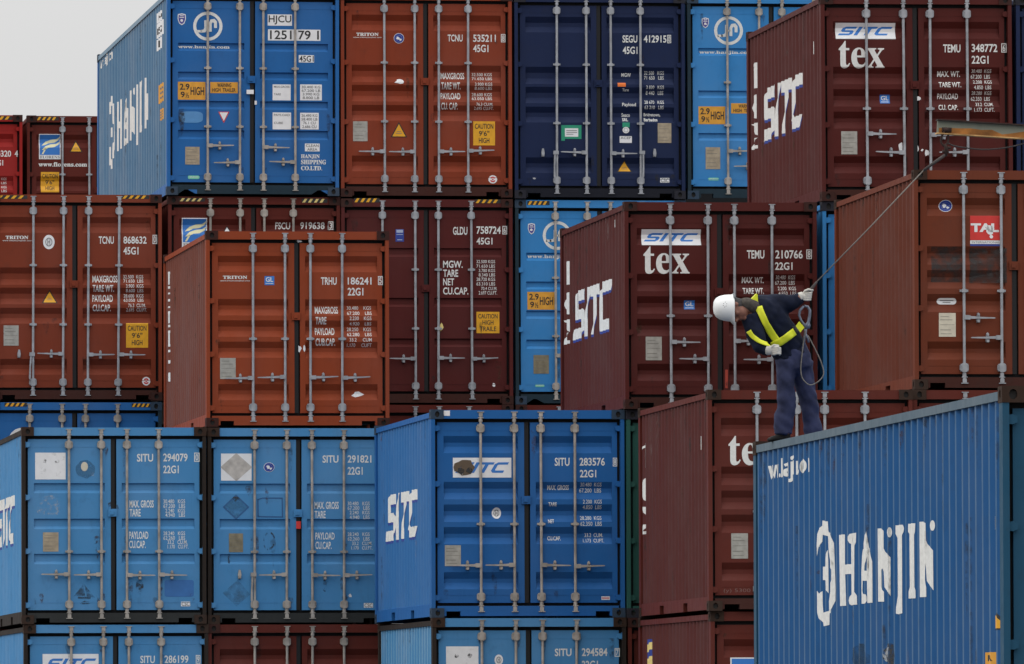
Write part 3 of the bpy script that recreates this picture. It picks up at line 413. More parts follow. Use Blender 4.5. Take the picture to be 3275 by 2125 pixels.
    if k == 'diasq': return 'white_placard', [(rect(), PANEL, 0), (fill([(.5, -.02), (1.02, .5), (.5, 1.02), (-.02, .5)]), mat('grey_placard', (.43, .40, .37), .6, vary=.2, scale=14), 1)]
    if k == 'diablue':
        p = [(.5, 0), (1, .5), (.5, 1), (0, .5)]
        return 'placard_residue', [(fill(p, put([p], .07, .07, .93, .93)[0]), mat('adhesive_blue', (.02, .09, .23), .6), 0), (put(fill(p), .07, .07, .93, .93), stain('faded_placard', (.045, .17, .33), .3, .7, .9, 10), 0), (put(blob(rnd, 8), .35, .7, .65, .95), SMUDGE, 1)]
    if k == 'rectout': return 'placard_residue', [([[(0, .02), (1, 0), (1, .06), (0, .08)], [(0, .86), (.2, .95), (.98, .94), (.98, 1), (.2, 1), (0, .92)], [(0, .06), (.05, .06), (.04, .9), (0, .9)], [(.95, .05), (1, .05), (.98, .95), (.94, .95)]], mat('adhesive_blue', (.02, .09, .23), .6), 0)]
    if k == 'ringscuff': return 'round_scuff', [(ringp(.40, .5, 12, .0, .2) + ringp(.38, .47, 12, .30, .5) + ringp(.42, .5, 12, .58, .72) + ringp(.36, .46, 10, .76, .94), SMUDGE, 0)]
    if k == 'residue': return 'placard_residue', [(fill([(.5, 1), (1, .35), (.62, .42)]) + fill([(.45, .98), (.55, .45), (0, .42)]) + put(blob(rnd), .25, 0, .85, .22) + rect(.2, .3, .8, .4), stain('adhesive_grey', (.03, .06, .10), .36, .62, .8, 17), 0)]
    if k == 'dpatch': return 'repaint_patch', [(rrect(.1), mat('touch_up_blue', (.030, .135, .37), .5, vary=.1), 0)]
    if k == 'patch': return 'repaint_patch', [(rrect(.3), mat('pale_touch_up_blue', (.075, .23, .47), .5, vary=.1), 0)]
    if k == 'diagrey': return 'placard_residue', [(fill([(.5, 0), (1, .45), (.55, 1), (0, .5)]), stain('grey_residue', (.06, .13, .20), .35, .75, .6, 9), 0)]
    if k in ('smudge', 'scuffb'): return 'oily_stain' if k == 'smudge' else 'pale_scuff', [(blob(rnd, 14, .7, .3), SMUDGE if k == 'smudge' else PALESTAIN, 0)]
    if k == 'dsmudge': return 'soot_stain', [(rect(), SOOT, 0)]
    if k == 'rustspot': return 'rust_run', [(blob(rnd, 9), PALEYEL, 0)]
    if k == 'florens':
        sw = lambda y: fill([(.12, y), (.3, y + .16), (.55, y + .24), (.8, y + .26), (.98, y + .36), (.9, y + .22), (.7, y + .12), (.45, y + .1), (.3, y + .03)])
        return 'lessor_panel', [(rect(), PANEL, 0), (rect(.04, .17, .96, .97), LOGOBLUE if a0 is None else DEEPBLUE, 1), (sw(.54) + sw(.36) + fill([(.12, .2), (.2, .2), (.34, .42), (.26, .42)]), CREAM, 2), (put(text_tris(serif('FLORENS'), 0), .05, .03, .95, .14), GREYINK, 1)]
    if k == 'bluelab': return 'blue_label', [(rect(), DEEPBLUE, 0), (rect(.1, .72, .9, .95) + rect(.1, .55, .9, .6) + rect(.2, .12, .8, .18), mat('pale_blue_ink', (.35, .40, .55), .5), 1)]
    if k == 'pink': return 'pink_label', [(rect(), PANEL, 0), (rect(.05, .3, .95, .75), PINK, 1)]
    if k == 'orange': return 'orange_sticker', [(rect(), ORANGE, 0)]
    if k == 'green': return 'green_label', [(rect(), GREEN, 0)]
    if k == 'disc': return 'round_sticker', [(disc(), PANEL, 2), (ringp(.28, .33), GREYINK, 3)]
    if k == 'greenlab': return 'green_label', [(rect(0, .12, 1, 1) + rect(0, 0, .18, .12), GREEN, 0), (rect(.18, .26, .84, .8), PANEL, 1), (rect(.25, .64, .78, .68) + rect(.25, .52, .78, .56) + rect(.25, .4, .6, .44), GREYINK, 2)]
    if k == 'redstripe': return 'red_paint_streak', [(rect(), mat('red_streak_paint', (.38, .05, .03), .6), 0)]
    if k == 'scrib': return 'chalk_scribble', [(put(text_tris('(y) 5300', -.01), 0, 0, 1, 1), mat('faint_chalk', (.17, .10, .09), .8), 0)]
    if k == 'hatch':
        m = {'y': YELLOW, 'w': PALEYEL}[a0]
        return 'hazard_stripes', [(rect(-.02, -.05, 1.02, 1.05), BLACK, 0), ([[(x, 0), (x + .11, 0), (x + .21, 1), (x + .10, 1)] for x in (.0, .235, .47, .70)], m, 1)]
    # ---- side walls
    if k == 'SITC': return 'side_lettering', [(put(sitc(.25), .0, -.055, 1.0, .945), DEEPBLUE, 0), (sitc(.25), WHITE, 1)]
    if k == 'one': return 'side_lettering', [(fill([(.62, 0), (1, 0), (1, 1), (.75, 1), (.1, .82), (.1, .74), (.62, .86)]), WHITE, 0)]
    if k == 'four': return 'side_lettering', [(fill([(.35, 1), (.75, 1), (.3, .3), (1, .3), (1, 0), (0, 0), (0, .25)]), WHITE, 0)]
    if k == 'half0': return 'side_lettering', [(fill([(.9, 1), (.5, .95), (.15, .7), (.05, .5), (.15, .3), (.5, .05), (.9, 0)]), WHITE, 0)]
    if k == 'halfv': return 'side_lettering', [(fill([(0, 1), (.9, 1), (.9, 0), (.7, .15), (.35, .7)]), WHITE, 0)]
    if k == 'bar': return 'side_lettering', [(rect(), WHITE, 0)]
    if k == 'dashes': return 'side_lettering', [(rect(0, .97, 1, 1) + rect(.2, .84, .45, .97) + rect(0, .79, 1, .82) + rect(0, .72, 1, .74) + rect(0, .63, 1, .66) + rect(0, .55, .8, .57) + rect(0, .48, 1, .51) + rect(.2, .36, .45, .48) + rect(0, .31, 1, .34) + rect(0, .24, 1, .27) + rect(.2, .1, .45, .24) + rect(0, .07, 1, .1) + rect(0, 0, 1, .03), WHITE, 0)]
    if k == 't2': return 'side_lettering', [(text_tris(sansbold(a0), .004), WHITE, 0)]
    if k == 'scrape': return 'scraped_patch', [(blob(rnd, 13, .7, .3), SMUDGE, 0), (put(blob(rnd, 11, .5, .5), .0, .2, .6, 1), stain('bare_metal_scrape', (.33, .36, .40), .42, .56, .9, 20), 1)]
    if k == 'grimepatch': return 'grime_patch', [(blob(rnd, 15, .7, .3), stain('bluish_grime', (.012, .04, .075), .38, .7, .75, 5), 0)]
    if k == 'rsp': return 'rust_spot', [(blob(rnd, 11, .5, .5), RUSTRUN, 0)]
    if k == 'yl': return 'side_height_sticker', [(rect(), OCHRE, 0), (rect(.2, .2, .8, .3) + rect(.2, .45, .8, .55) + rect(.2, .7, .8, .8), GREYINK, 1)]
    if k == 'digits': return 'side_number_panel', [(rect(0, .73, .85, 1) + rect(0, .33, 1, .72) + rect(0, 0, .9, .30), PANEL, 0), (put(text_tris('HJCU'), .15, .78, .7, .92) + put(text_tris('125179'), .1, .42, .9, .6) + put(text_tris('1'), .3, .06, .5, .24), BLACK, 1)]
    if k == 'trihalf':
        p = [(0, 0), (2, 0), (1, 1.0)]
        return 'side_warning_triangle', [(fill(p), BLACK, 0), (put(fill(p), .1, .08, .9, .85), YELLOW, 1)]
    if k == 'halab': return 'side_height_sticker', [(rect(0, 0, 1.2, 1), OCHRE, 0), (put(text_tris('HA'), .1, .5, 1.0, .85) + put(text_tris('9'), .4, .05, .7, .35), BLACK, 1)]
    if k == 'bystripe': return 'side_logo_band', [(rect(), DEEPBLUE, 0), (fill([(0, .8), (1, .86), (1, .97), (0, .92)]) + fill([(0, .55), (1, .62), (1, .76), (0, .7)]) + fill([(0, .4), (1, .45), (1, .56), (0, .5)]), PALEYEL, 1)]
    raise KeyError(k)

def conform(pieces, to_uv, surf, brk_u, brk_v, place):
    """lay faces on a corrugated surface: cut at its fold lines, then push onto it"""
    bm = bmesh.new(); mats = []
    for fs, m, layer in pieces:
        if m not in mats: mats.append(m)
        mi = mats.index(m)
        sub = bmesh.new(); cache = {}
        for f in fs:
            vs = []
            for p in f:
                q = to_uv(p); kk = (round(q[0], 5), round(q[1], 5))
                if kk not in cache: cache[kk] = sub.verts.new((kk[0], kk[1], 0))
                if cache[kk] not in vs: vs.append(cache[kk])
            if len(vs) > 2:
                try: sub.faces.new(vs)
                except ValueError: pass
        if not sub.verts: sub.free(); continue
        us = [v.co.x for v in sub.verts]; ws = [v.co.y for v in sub.verts]
        for b in brk_u:
            if min(us) < b < max(us): bmesh.ops.bisect_plane(sub, geom=sub.verts[:] + sub.edges[:] + sub.faces[:], plane_co=(b, 0, 0), plane_no=(1, 0, 0), dist=1e-6)
        for b in brk_v:
            if min(ws) < b < max(ws): bmesh.ops.bisect_plane(sub, geom=sub.verts[:] + sub.edges[:] + sub.faces[:], plane_co=(0, b, 0), plane_no=(0, 1, 0), dist=1e-6)
        base = len(bm.verts); vm = {}
        for v in sub.verts:
            u, vv = v.co.x, v.co.y
            vm[v] = bm.verts.new(place(u, vv, surf(u, vv) - .0022 - .0018 * layer))
        for f in sub.faces:
            try: nf = bm.faces.new([vm[v] for v in f.verts]); nf.material_index = mi
            except ValueError: pass
        sub.free()
    return bm, mats

# ------------------------------------------------------------------ container geometry
CX = 1.219
YD = .07
def interp(br, v):
    if v >= br[0][0] or v <= br[-1][0]: return 0.0
    for (a, ya), (b, yb) in zip(br, br[1:]):
        if b <= v <= a: return ya + (yb - ya) * (a - v) / (a - b) if a > b else ya
    return 0.0
STYLES = {
 'five_std': [(2.263, 2.05, 0), (1.691, 1.474, 0), (1.41, 1.192, 0), (1.128, .915, 0), (.567, .354, 0)],
 'five_hc': [(2.578, 2.357, 0), (1.868, 1.625, 0), (1.585, 1.352, 0), (1.303, 1.08, 0), (.585, .364, 0)],
 'four_slot': [(2.148, 2.035, 1), (1.741, 1.63, 1), (1.331, 1.214, 1), (.92, .79, 1)],
 'three_slot_hc': [(2.149, 2.042, 1), (1.545, 1.44, 1), (.941, .835, 1)],
 'three_slot_std': [(1.855, 1.723, 1), (1.387, 1.25, 1), (.925, .789, 1)],
 'three_slot_wide': [(2.205, 2.08, 1), (1.501, 1.375, 1), (.929, .81, 1)],
}
def breaks(style):
    o = []
    for t, b, k in STYLES[style]:
        if k == 0: o += [(t, 0), (t - .082, .054), (b + .082, .054), (b, 0)]
        else: o += [(t, 0), (t - .014, .032), (b + .035, .032), (b, 0)]
    return o
PITCH, FLAT, SLOPE, DEPTH, XO, FAR = .2835, .06, .0675, .036, .016, .39
def wall_x(wl):
    t = (wl - FAR) % PITCH
    if t < SLOPE: return XO + DEPTH * t / SLOPE
    if t < PITCH - FLAT - SLOPE: return XO + DEPTH
    if t < PITCH - FLAT: return XO + DEPTH * (PITCH - FLAT - t) / SLOPE
    return XO
def wall_breaks(L):
    o = []
    k = -2
    while FAR + k * PITCH < L:
        b = FAR + k * PITCH
        o += [b, b + SLOPE, b + PITCH - FLAT - SLOPE, b + PITCH - FLAT]; k += 1
    return [x for x in o if .17 < x < L - .17]

CACHE = {}
def casting_mesh(fx):
    """corner casting with an oval hole in the end face and one in the outer side face; fx = outer side direction"""
    k = ('cast', fx)
    if k in CACHE: return CACHE[k]
    mb = MB(); W_, D_, H_ = .162, .178, .118
    def face(o, ax, ay, w_, h_, inn):
        n = 16; ell = []; sq = []
        for i in range(n):
            a = 2 * math.pi * i / n; ca, sa = math.cos(a), math.sin(a)
            ell.append((w_ / 2 + .030 * ca, h_ / 2 + .037 * sa))
            s_ = max(abs(ca) / (w_ / 2), abs(sa) / (h_ / 2)); sq.append((w_ / 2 + ca / s_, h_ / 2 + sa / s_))
        cor = []
        P_ = lambda q, d=0: Vector(o) + Vector(ax) * q[0] + Vector(ay) * q[1] + Vector(inn) * d
        vs = [P_(q) for q in sq] + [P_(q) for q in ell] + [P_(q, .03) for q in ell]
        fs = [(i, (i + 1) % n, n + (i + 1) % n, n + i) for i in range(n)] + [(n + i, n + (i + 1) % n, 2 * n + (i + 1) % n, 2 * n + i) for i in range(n)]
        mb.add(vs, fs, 0)
        mb.add([P_(q, .03) for q in ell], [tuple(range(n))], 1)  # near-black cap: dirty steel, with the hollow's shade put into the colour
        # corners of the rectangle
        for cx_, cy_ in ((0, 0), (w_, 0), (w_, h_), (0, h_)):
            d = [q for q in sq if abs(q[0] - cx_) < w_ / 2 and abs(q[1] - cy_) < h_ / 2]
            a_ = min((q for q in sq if abs(q[1] - cy_) < 1e-6), key=lambda q: abs(q[0] - cx_))
            b_ = min((q for q in sq if abs(q[0] - cx_) < 1e-6), key=lambda q: abs(q[1] - cy_))
            if a_ != b_: mb.add([P_((cx_, cy_)), P_(a_), P_(b_)], [(0, 1, 2)], 0)
    x0, x1 = (0, W_) if fx < 0 else (-W_, 0)
    face((x0, 0, 0), (1, 0, 0), (0, 0, 1), W_, H_, (0, 1, 0))
    xs = 0
    face((xs, 0, 0), (0, 1, 0), (0, 0, 1), D_, H_, (-fx, 0, 0))
    xi = x1 if fx < 0 else x0
    mb.add([(x0, 0, 0), (x1, 0, 0), (x1, D_, 0), (x0, D_, 0), (x0, 0, H_), (x1, 0, H_), (x1, D_, H_), (x0, D_, H_)],
           [(0, 1, 2, 3), (4, 5, 6, 7), (3, 2, 6, 7), (1, 2, 6, 5) if fx < 0 else (0, 3, 7, 4)], 0)
    CACHE[k] = mb.mesh('corner_casting', [ZINC, DARK])
    return CACHE[k]
def hinge_mesh(sx):
    k = ('hinge', sx)
    if k in CACHE: return CACHE[k]
    mb = MB()
    mb.prism([(0, -.028), (sx * .05, -.036), (sx * .085, -.022), (sx * .085, .022), (sx * .05, .036), (0, .028)], .028, .068)
    mb.tube([(sx * .012, .04, -.045), (sx * .012, .04, .045)], .016, 8)
    CACHE[k] = mb.mesh('hinge', [ZINC]); return CACHE[k]
def bar_mesh(H, hc, mids):
    k = ('bar', H, tuple(mids))
    if k in CACHE: return CACHE[k]
    mb = MB(); y = .035
    mb.tube([(0, y, .10), (0, y, H - .055)], .0175, 10)
    for v in (H - .232, .258):                       # guide brackets with their bolts
        mb.box(-.043, .043, .022, .068, v - .045, v + .045)
        mb.box(-.052, .052, .040, .0685, v - .03, v + .03)
        mb.box(-.028, .028, .008, .022, v - .052, v + .052)
        for sx in (-1, 1):
            for sz in (-1, 1): mb.tube([(sx * .036, .012, v + sz * .032), (sx * .036, .024, v + sz * .032)], .009, 6)
    for v in mids:
        mb.box(-.05, .05, .030, .068, v - .013, v + .013); mb.box(-.026, .026, .010, .030, v - .02, v + .02)
    for v, s_ in ((H - .062, 1), (.105, -1)):          # cams and their keepers
        mb.box(-.024, .024, .010, .05, v - .024, v + .024)
        mb.box(-.042, .042, .006, .046, v + s_ * .026, v + s_ * .036)
        mb.box(-.034, .034, .012, .048, v - s_ * .046, v - s_ * .036)
        mb.tube([(0, y, v - s_ * .09), (0, y, v)], .024, 8)
    CACHE[k] = mb.mesh('locking_bar', [ZINC]); return CACHE[k]
def handle_mesh(d):
    k = ('handle', d)
    if k in CACHE: return CACHE[k]
    mb = MB()
    if d in 'LR':
        s_ = -1 if d == 'L' else 1
        mb.box(min(0, s_ * .07), max(0, s_ * .07), .004, .045, -.026, .026)
        mb.prism([(s_ * .06, -.017), (s_ * .06, .017), (s_ * .20, .010), (s_ * .36, .008), (s_ * .375, 0), (s_ * .36, -.006), (s_ * .20, -.012)], .008, .026)
        mb.prism([(s_ * .17 - .018, -.055), (s_ * .17 + .018, -.055), (s_ * .17 + .022, -.02), (s_ * .17 + .014, .05), (s_ * .17, .062), (s_ * .17 - .014, .05), (s_ * .17 - .022, -.02)], .030, .068)
        mb.tube([(s_ * .17, .002, .035), (s_ * .17, .034, .035)], .014, 8)
        mb.tube([(s_ * .17, .006, -.04), (s_ * .17, .034, -.04)], .017, 8)
    else:
        mb.box(-.055, .02, .004, .045, -.026, .026)
        mb.prism([(-.045, -.02), (-.02, -.02), (-.028, -.2), (-.024, -.34), (-.04, -.36), (-.052, -.34), (-.05, -.2)], .008, .026)
        sx = -.2
        mb.prism([(sx - .018, -.055), (sx + .018, -.055), (sx + .022, 0), (sx + .012, .06), (sx - .012, .06), (sx - .022, 0)], .030, .068)
        mb.tube([(sx, .006, -.03), (sx, .034, -.03)], .017, 8)
    CACHE[k] = mb.mesh('door_handle', [ZINC]); return CACHE[k]


C1SH = .14
EXTRA = {'c14': [('red_seal_cover', 1.176, 1.257, 1.236, 1.356, .018, .035, RED)], 'c15': [('torn_white_sticker', 0.160, 2.513, 0.242, 2.577, .0195, .0218, PANEL)], 'c1': [('lock_box', 1.129, 1.430, 1.229, 1.489, .02, .05, PANEL), ('seal_tag', 1.246, 1.283, 1.277, 1.338, .064, .069, PANEL)]}
PALERUN = stain('pale_chalk_run', (.28, .24, .22), .46, .74, .32, 12)
SIDE_RUNS = {'c1': 40, 'c12': 26, 'c13': 16, 'c15': 14, 'c18': 20, 'c19': 26, 'c20': 24, 'c21': 30, 'c22': 30, 'c26': 75}
BARS = [.627, 1.053, 1.39, 1.813]
def container(p, H, L, style, P_, P_side, P_cast, label, key, P_sill=None, P_post=None, P_ridge=None, bars=BARS, hand='LLRR', hv=None, metal=None, tri=False, hinges=(.248, .958, 1.665, 2.359), group='stacked shipping containers', doors=True, P_rail=None, runs=3):
    """one container: origin at the middle of the lower front edge"""
    X, Y, Z_, yaw, roll = p
    metal = metal or ZINC
    rnd = random.Random(key)
    root = bpy.data.objects.new('shipping_container', None); col.objects.link(root)
    ro = Matrix.Rotation(R(yaw), 4, 'Z') @ Matrix.Rotation(R(roll), 4, 'Y')
    root.location = Vector((X, Y, Z_)) + ro @ Vector((CX, 0, 0)); root.rotation_euler = (0, R(roll), R(yaw))
    tag(root, label, 'shipping container', group)
    W2 = CX
    # --- frame
    mb = MB(); rails = MB()
    yh, ys = .022, .024
    for s_ in (-1, 1):
        xa, xb = sorted((s_ * W2 - s_ * .004, s_ * W2 - s_ * .052))
        mb.box(xa, xb, .006, .15, .118, H - .118)                       # door-end posts
        xa, xb = sorted((s_ * W2 - s_ * .004, s_ * W2 - s_ * .11))
        mb.box(xa, xb, L - .15, L - .006, .118, H - .118)               # rear posts
        xa, xb = sorted((s_ * W2 - s_ * .005, s_ * W2 - s_ * .065))
        rails.box(xa, xb, .178, L - .178, H - .098, H - .034)           # top side rail
        xa, xb = sorted((s_ * W2 - s_ * .007, s_ * W2 - s_ * .055))
        if L < 8:                                                       # bottom side rail with fork pockets
            mb.box(xa, xb, .178, L - .178, .118, .165)
            for a, b in ((.178, L / 2 - 1.2), (L / 2 - .85, L / 2 + .85), (L / 2 + 1.2, L - .178)): mb.box(xa, xb, a, b, .015, .118)
        else: mb.box(xa, xb, .178, L - .178, .015, .165)
    hd = MB(); hd.box(-W2 + .162, W2 - .162, yh, .12, H - .113, H - .006); hd.build('header', [P_], root)
    sill = MB()
    mb.box(-W2 + .162, W2 - .162, L - .12, L - .02, H - .113, H - .001)
    mb.box(-W2 + .162, W2 - .162, L - .12, L - .02, .0, .15)
    sill.box(-W2 + .078, W2 - .078, ys, .14, .078, .145)                   # sill
    cuts = [(-W2 + .19, -W2 + .37), (W2 - .37, W2 - .19)]
    a = -W2 + .162
    for c0, c1 in cuts:
        if tri:
            sill.prism([(a, .02), (c0 - .02, .02), ((c0 + c1) / 2 - .03, .074), ((c0 + c1) / 2 - .03, .0775), (a, .0775)], ys, .14)
            a2 = (c0 + c1) / 2 + .03
            mb.prism([(a2, .0775), (a2, .074), (c1 + .04, .02), (c1 + .06, .02), (c1 + .06, .0775)], ys, .14); a = c1 + .0605
        else:
            sill.box(a, c0, ys, .14, .02, .0775); a = c1
    sill.box(a, W2 - .162, ys, .14, .02, .0775)
    mb.build('frame', [P_post or P_], root)
    sill.build('sill', [P_sill or P_], root)
    rails.build('top_rails', [P_rail or P_post or P_], root)
    # --- castings
    for s_ in (-1, 1):
        for z in (0, H - .118):
            link('corner_casting', casting_mesh(s_), root, (s_ * W2, 0, z), None, [P_cast, DARK])
    for z in (0, H - .118):
        link('corner_casting', casting_mesh(1), root, (-W2, L, z), (0, 0, math.pi), [P_cast, DARK])
        link('corner_casting', casting_mesh(-1), root, (W2, L, z), (0, 0, math.pi), [P_cast, DARK])
    # --- roof, floor, end wall
    mb = MB(); n = 0; y = .13
    while y < L - .13:
        y2 = min(y + .1, L - .12)
        z = H - .034 - (.016 if n % 2 else .0)
        mb.box(-W2 + .062, W2 - .062, y, y2, z - .02, z); y = y2; n += 1
    mb.build('roof', [P_side], root)
    mb = MB(); mb.box(-W2 + .06, W2 - .06, .15, L - .13, .1, .145); mb.build('floor', [DARK], root)
    mb = MB(); mb.box(-W2 + .112, W2 - .112, L - .06, L - .03, .15, H - .113); mb.build('end_wall', [P_side], root)
    # --- corrugated side walls
    br = sorted(set([.15] + wall_breaks(L) + [L - .15])); z0, z1 = .165, H - .098
    walls = {}
    for s_ in (-1, 1):
        mb = MB(); vs = []
        for b in br: vs += [(s_ * (W2 - wall_x(b)), b, z0), (s_ * (W2 - wall_x(b)), b, z1)]
        for i in range(len(br) - 1):
            mid = (br[i] + br[i + 1]) / 2
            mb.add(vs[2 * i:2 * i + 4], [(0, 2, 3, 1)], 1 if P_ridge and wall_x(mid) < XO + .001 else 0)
        walls[s_] = mb.build('side_wall', [P_side, P_ridge or P_side], root)
    sd = SIDE_DECALS.get(key, [])
    grp = {}
    for it in sd:
        k, w1, v0, w0, v1 = it[:5]
        if k == 'HANJIN':
            f_ = (lambda b, z: (3.1 + C1SH + (b - 3.12) * 1.218, 1.175 + (z - 1.442) * 1.31)) if key == 'c1' else (lambda b, z: (b, z))
            for loops in HANJIN_POLYS:
                fs = fill(*[[f_(b, z) for b, z in l] for l in loops])
                grp.setdefault('side_lettering', []).append(([(fs, WHITE, 0)], None))
            continue
        if k == 't2' and key == 'c26':
            for c_, a_, b_ in (('w', 11.39, 11.17), ('w', 11.155, 10.97), ('w', 10.955, 10.82), ('.', 10.812, 10.79), ('h', 10.785, 10.57), ('a', 10.55, 10.37), ('n', 10.355, 10.265), ('j', 10.258, 10.19), ('i', 10.025, 9.965), ('n', 9.94, 9.80), ('.', 9.745, 9.69), ('c', 9.675, 9.56), ('o', 9.55, 9.37), ('m', 9.35, 9.12)):
                z_ = {'h': (2.556, 2.715), 'j': (2.50, 2.715), 'i': (2.556, 2.715), '.': (2.556, 2.59)}.get(c_, (2.553, 2.668))
                grp.setdefault('side_web_address0', []).append(([(text_tris(sansbold(c_), .004), WHITE, 0)], (b_, z_[0], a_, z_[1])))
            continue
        nm, pcs = art(k, it[5:], rnd)
        if nm in ('side_lettering', 'web_address', 'weight_heading', 'company_name', 'serial_number'): nm = 'side_lettering'
        grp.setdefault(nm + '%d' % len(grp), []).append((pcs, (w1, v0, w0, v1)))
    for nm, L_ in grp.items():
        allm = []; mbm = bmesh.new()
        for pcs, bb in L_:
            f = (lambda q: q) if bb is None else (lambda q, bb=bb: (bb[2] + (bb[0] - bb[2]) * q[0], bb[1] + (bb[3] - bb[1]) * q[1]))
            bm, ms = conform(pcs, f, lambda u, v: wall_x(u), wall_breaks(L), [], lambda u, v, d: (-W2 + d, u, v))
            merge(mbm, bm, ms, allm)
        finish(mbm, allm, nm.rstrip('0123456789'), walls[-1])
    if key in SIDE_RUNS:
        allm = []; mbm = bmesh.new()
        for _ in range(SIDE_RUNS[key]):
            k_ = rnd.randrange(int(L / PITCH) - 1); wc = FAR + k_ * PITCH - rnd.choice([.03, .03, .075, .10]); wd = rnd.uniform(.008, .03)
            if not .25 < wc < L - .25: continue
            zt = rnd.choice([z1 - .01, rnd.uniform(.5, z1)]); zh = rnd.uniform(.1, .9); m_ = rnd.choice([GRIMERUN, GRIMERUN, GRIMERUN, RUSTRUN, RUSTRUN, PALERUN])
            if m_ is RUSTRUN: zh *= .4
            bb = (wc - wd, max(z0 + .02, zt - zh), wc + wd, zt)
            bm, ms = conform([([[(.2, 1), (.8, 1), (1, .7), (.75, .2), (.5, 0), (.3, .3), (0, .8)]], m_, 2)], lambda q, bb=bb: (bb[0] + (bb[2] - bb[0]) * q[0], bb[1] + (bb[3] - bb[1]) * q[1]), lambda u, v: wall_x(u), wall_breaks(L), [], lambda u, v, d: (-W2 + d, u, v))
            merge(mbm, bm, ms, allm)
        absorb(walls[-1], mbm, allm)
    # --- gasket and doors
    if not doors: return root
    top, bot = H - .158, .184
    mb = MB(); mb.box(-W2 + .053, W2 - .053, .128, .1485, .1455, H - .1135); mb.build('door_gasket', [RUBBER], root)
    B_ = breaks(style)
    hv = hv or {'L': .65, 'R': .65, 'D': .66}
    dec = DECALS.get(key, [])
    for d in (0, 1):
        ua, ub = ((.088, 1.180), (1.254, 2.350))[d]
        pa, pb = ((.167, 1.099), (1.325, 2.284))[d]
        mb = MB()
        zs = [top] + [b[0] for b in B_ if bot < b[0] < top] + [bot]
        ysv = [0.0] + [b[1] for b in B_ if bot < b[0] < top] + [0.0]
        # corrugated panel, flat stiles, and the little end faces between them
        vs = []
        for z, y in zip(zs, ysv): vs += [(pa - CX, YD + y, z), (pb - CX, YD + y, z)]
        mb.add(vs, [(2 * i, 2 * i + 1, 2 * i + 3, 2 * i + 2) for i in range(len(zs) - 1)])
        for u0, u1 in ((ua, pa), (pb, ub)): mb.box(u0 - CX, u1 - CX, YD, YD + .05, bot, top)
        mb.box(pa - CX, pb - CX, YD + .001, YD + .05, top - .02, top - .0005); mb.box(pa - CX, pb - CX, YD + .001, YD + .05, bot + .0005, bot + .02)
        # weld flange lines near the head and foot
        mb.box(pa - CX, pb - CX, YD - .003, YD + .001, top - .105, top - .099); mb.box(pa - CX, pb - CX, YD - .003, YD + .001, bot + .095, bot + .101)
        door = mb.build('door', [P_], root)
        s_ = -1 if d == 0 else 1
        mb = MB()                                                # rubber lip along the free edge
        if d == 0: mb.box(ub - CX + .0005, ub - CX + .052, YD - .004, YD + .02, bot, top); mb.build('rubber_seal', [RUBBER], door)
        for hz in hinges if H < 2.7 else (.24, 1.06, 1.90, 2.66):
            link('hinge', hinge_mesh(-s_), door, (s_ * (W2 - .03), 0, hz), None, [P_])
        mids = [1.165] if H < 2.7 else [1.90, 1.068]
        if key in ('c1', 'c8', 'c11'): mids = [1.793, .968]
        if key == 'c4': mids = [1.66, 1.05]
        if key in ('c13', 'c14', 'c16', 'c18'): mids = [.954]
        for j in (0, 1):
            bi = d * 2 + j; u = bars[bi] - CX
            lb = link('locking_bar', bar_mesh(H, 0, mids), door, (u, 0, 0), None, [metal]); lb.rotation_euler = (0, rnd.uniform(-.0025, .0025) + (.006 if key == 'c5' else 0), 0); lb.location.x -= H / 2 * lb.rotation_euler.y
            h = hand[bi]
            v = hv[h]
            hx = u
            mesh_d = h
            if h == 'D' and bi == 3: link('door_handle', handle_mesh('D'), door, (u, 0, v + rnd.uniform(-.012, .012)), (0, rnd.uniform(-.04, .04), 0), [metal]).scale = (-1, 1, 1)
            else: link('door_handle', handle_mesh(mesh_d), door, (u, 0, v + rnd.uniform(-.012, .012)), (0, rnd.uniform(-.04, .04), 0), [metal])
        if d == 1:
            mb = MB(); zc = H * .565; mb.box(-.075, .035, YD - .03, YD - .007, zc - .05, zc + .05); mb.box(-.05, .0, YD - .045, YD - .03, zc - .025, zc + .025)
            mb.build('keeper_plate', [P_], door)
        # lettering and stickers
        brv = [b[0] for b in B_]
        surf = lambda u, v: YD + (interp(B_, v) if pa + .0005 < u < pb - .0005 else 0)
        surf_edge = [pa, pb]
        grp = {}
        for i, it in enumerate(dec):
            k, u0, v0, u1, v1 = it[:5]
            uc = (u0 + u1) / 2
            if (uc < CX) != (d == 0): continue
            nm, pcs = art(k, it[5:], rnd)
            if k == 'hatch':
                bm, ms = conform(pcs, lambda q: (u0 + (u1 - u0) * q[0], v0 + (v1 - v0) * q[1]), lambda u, v: yh, [], [], lambda u, v, dd: (u - CX, dd, v))
                nb = bmesh.new(); am = []; merge(nb, bm, ms, am); finish(nb, am, nm, root); continue
            grp.setdefault(nm if nm in ('weight_figures', 'weight_heading', 'company_name') else (nm, i), []).append((pcs, (u0, v0, u1, v1)))
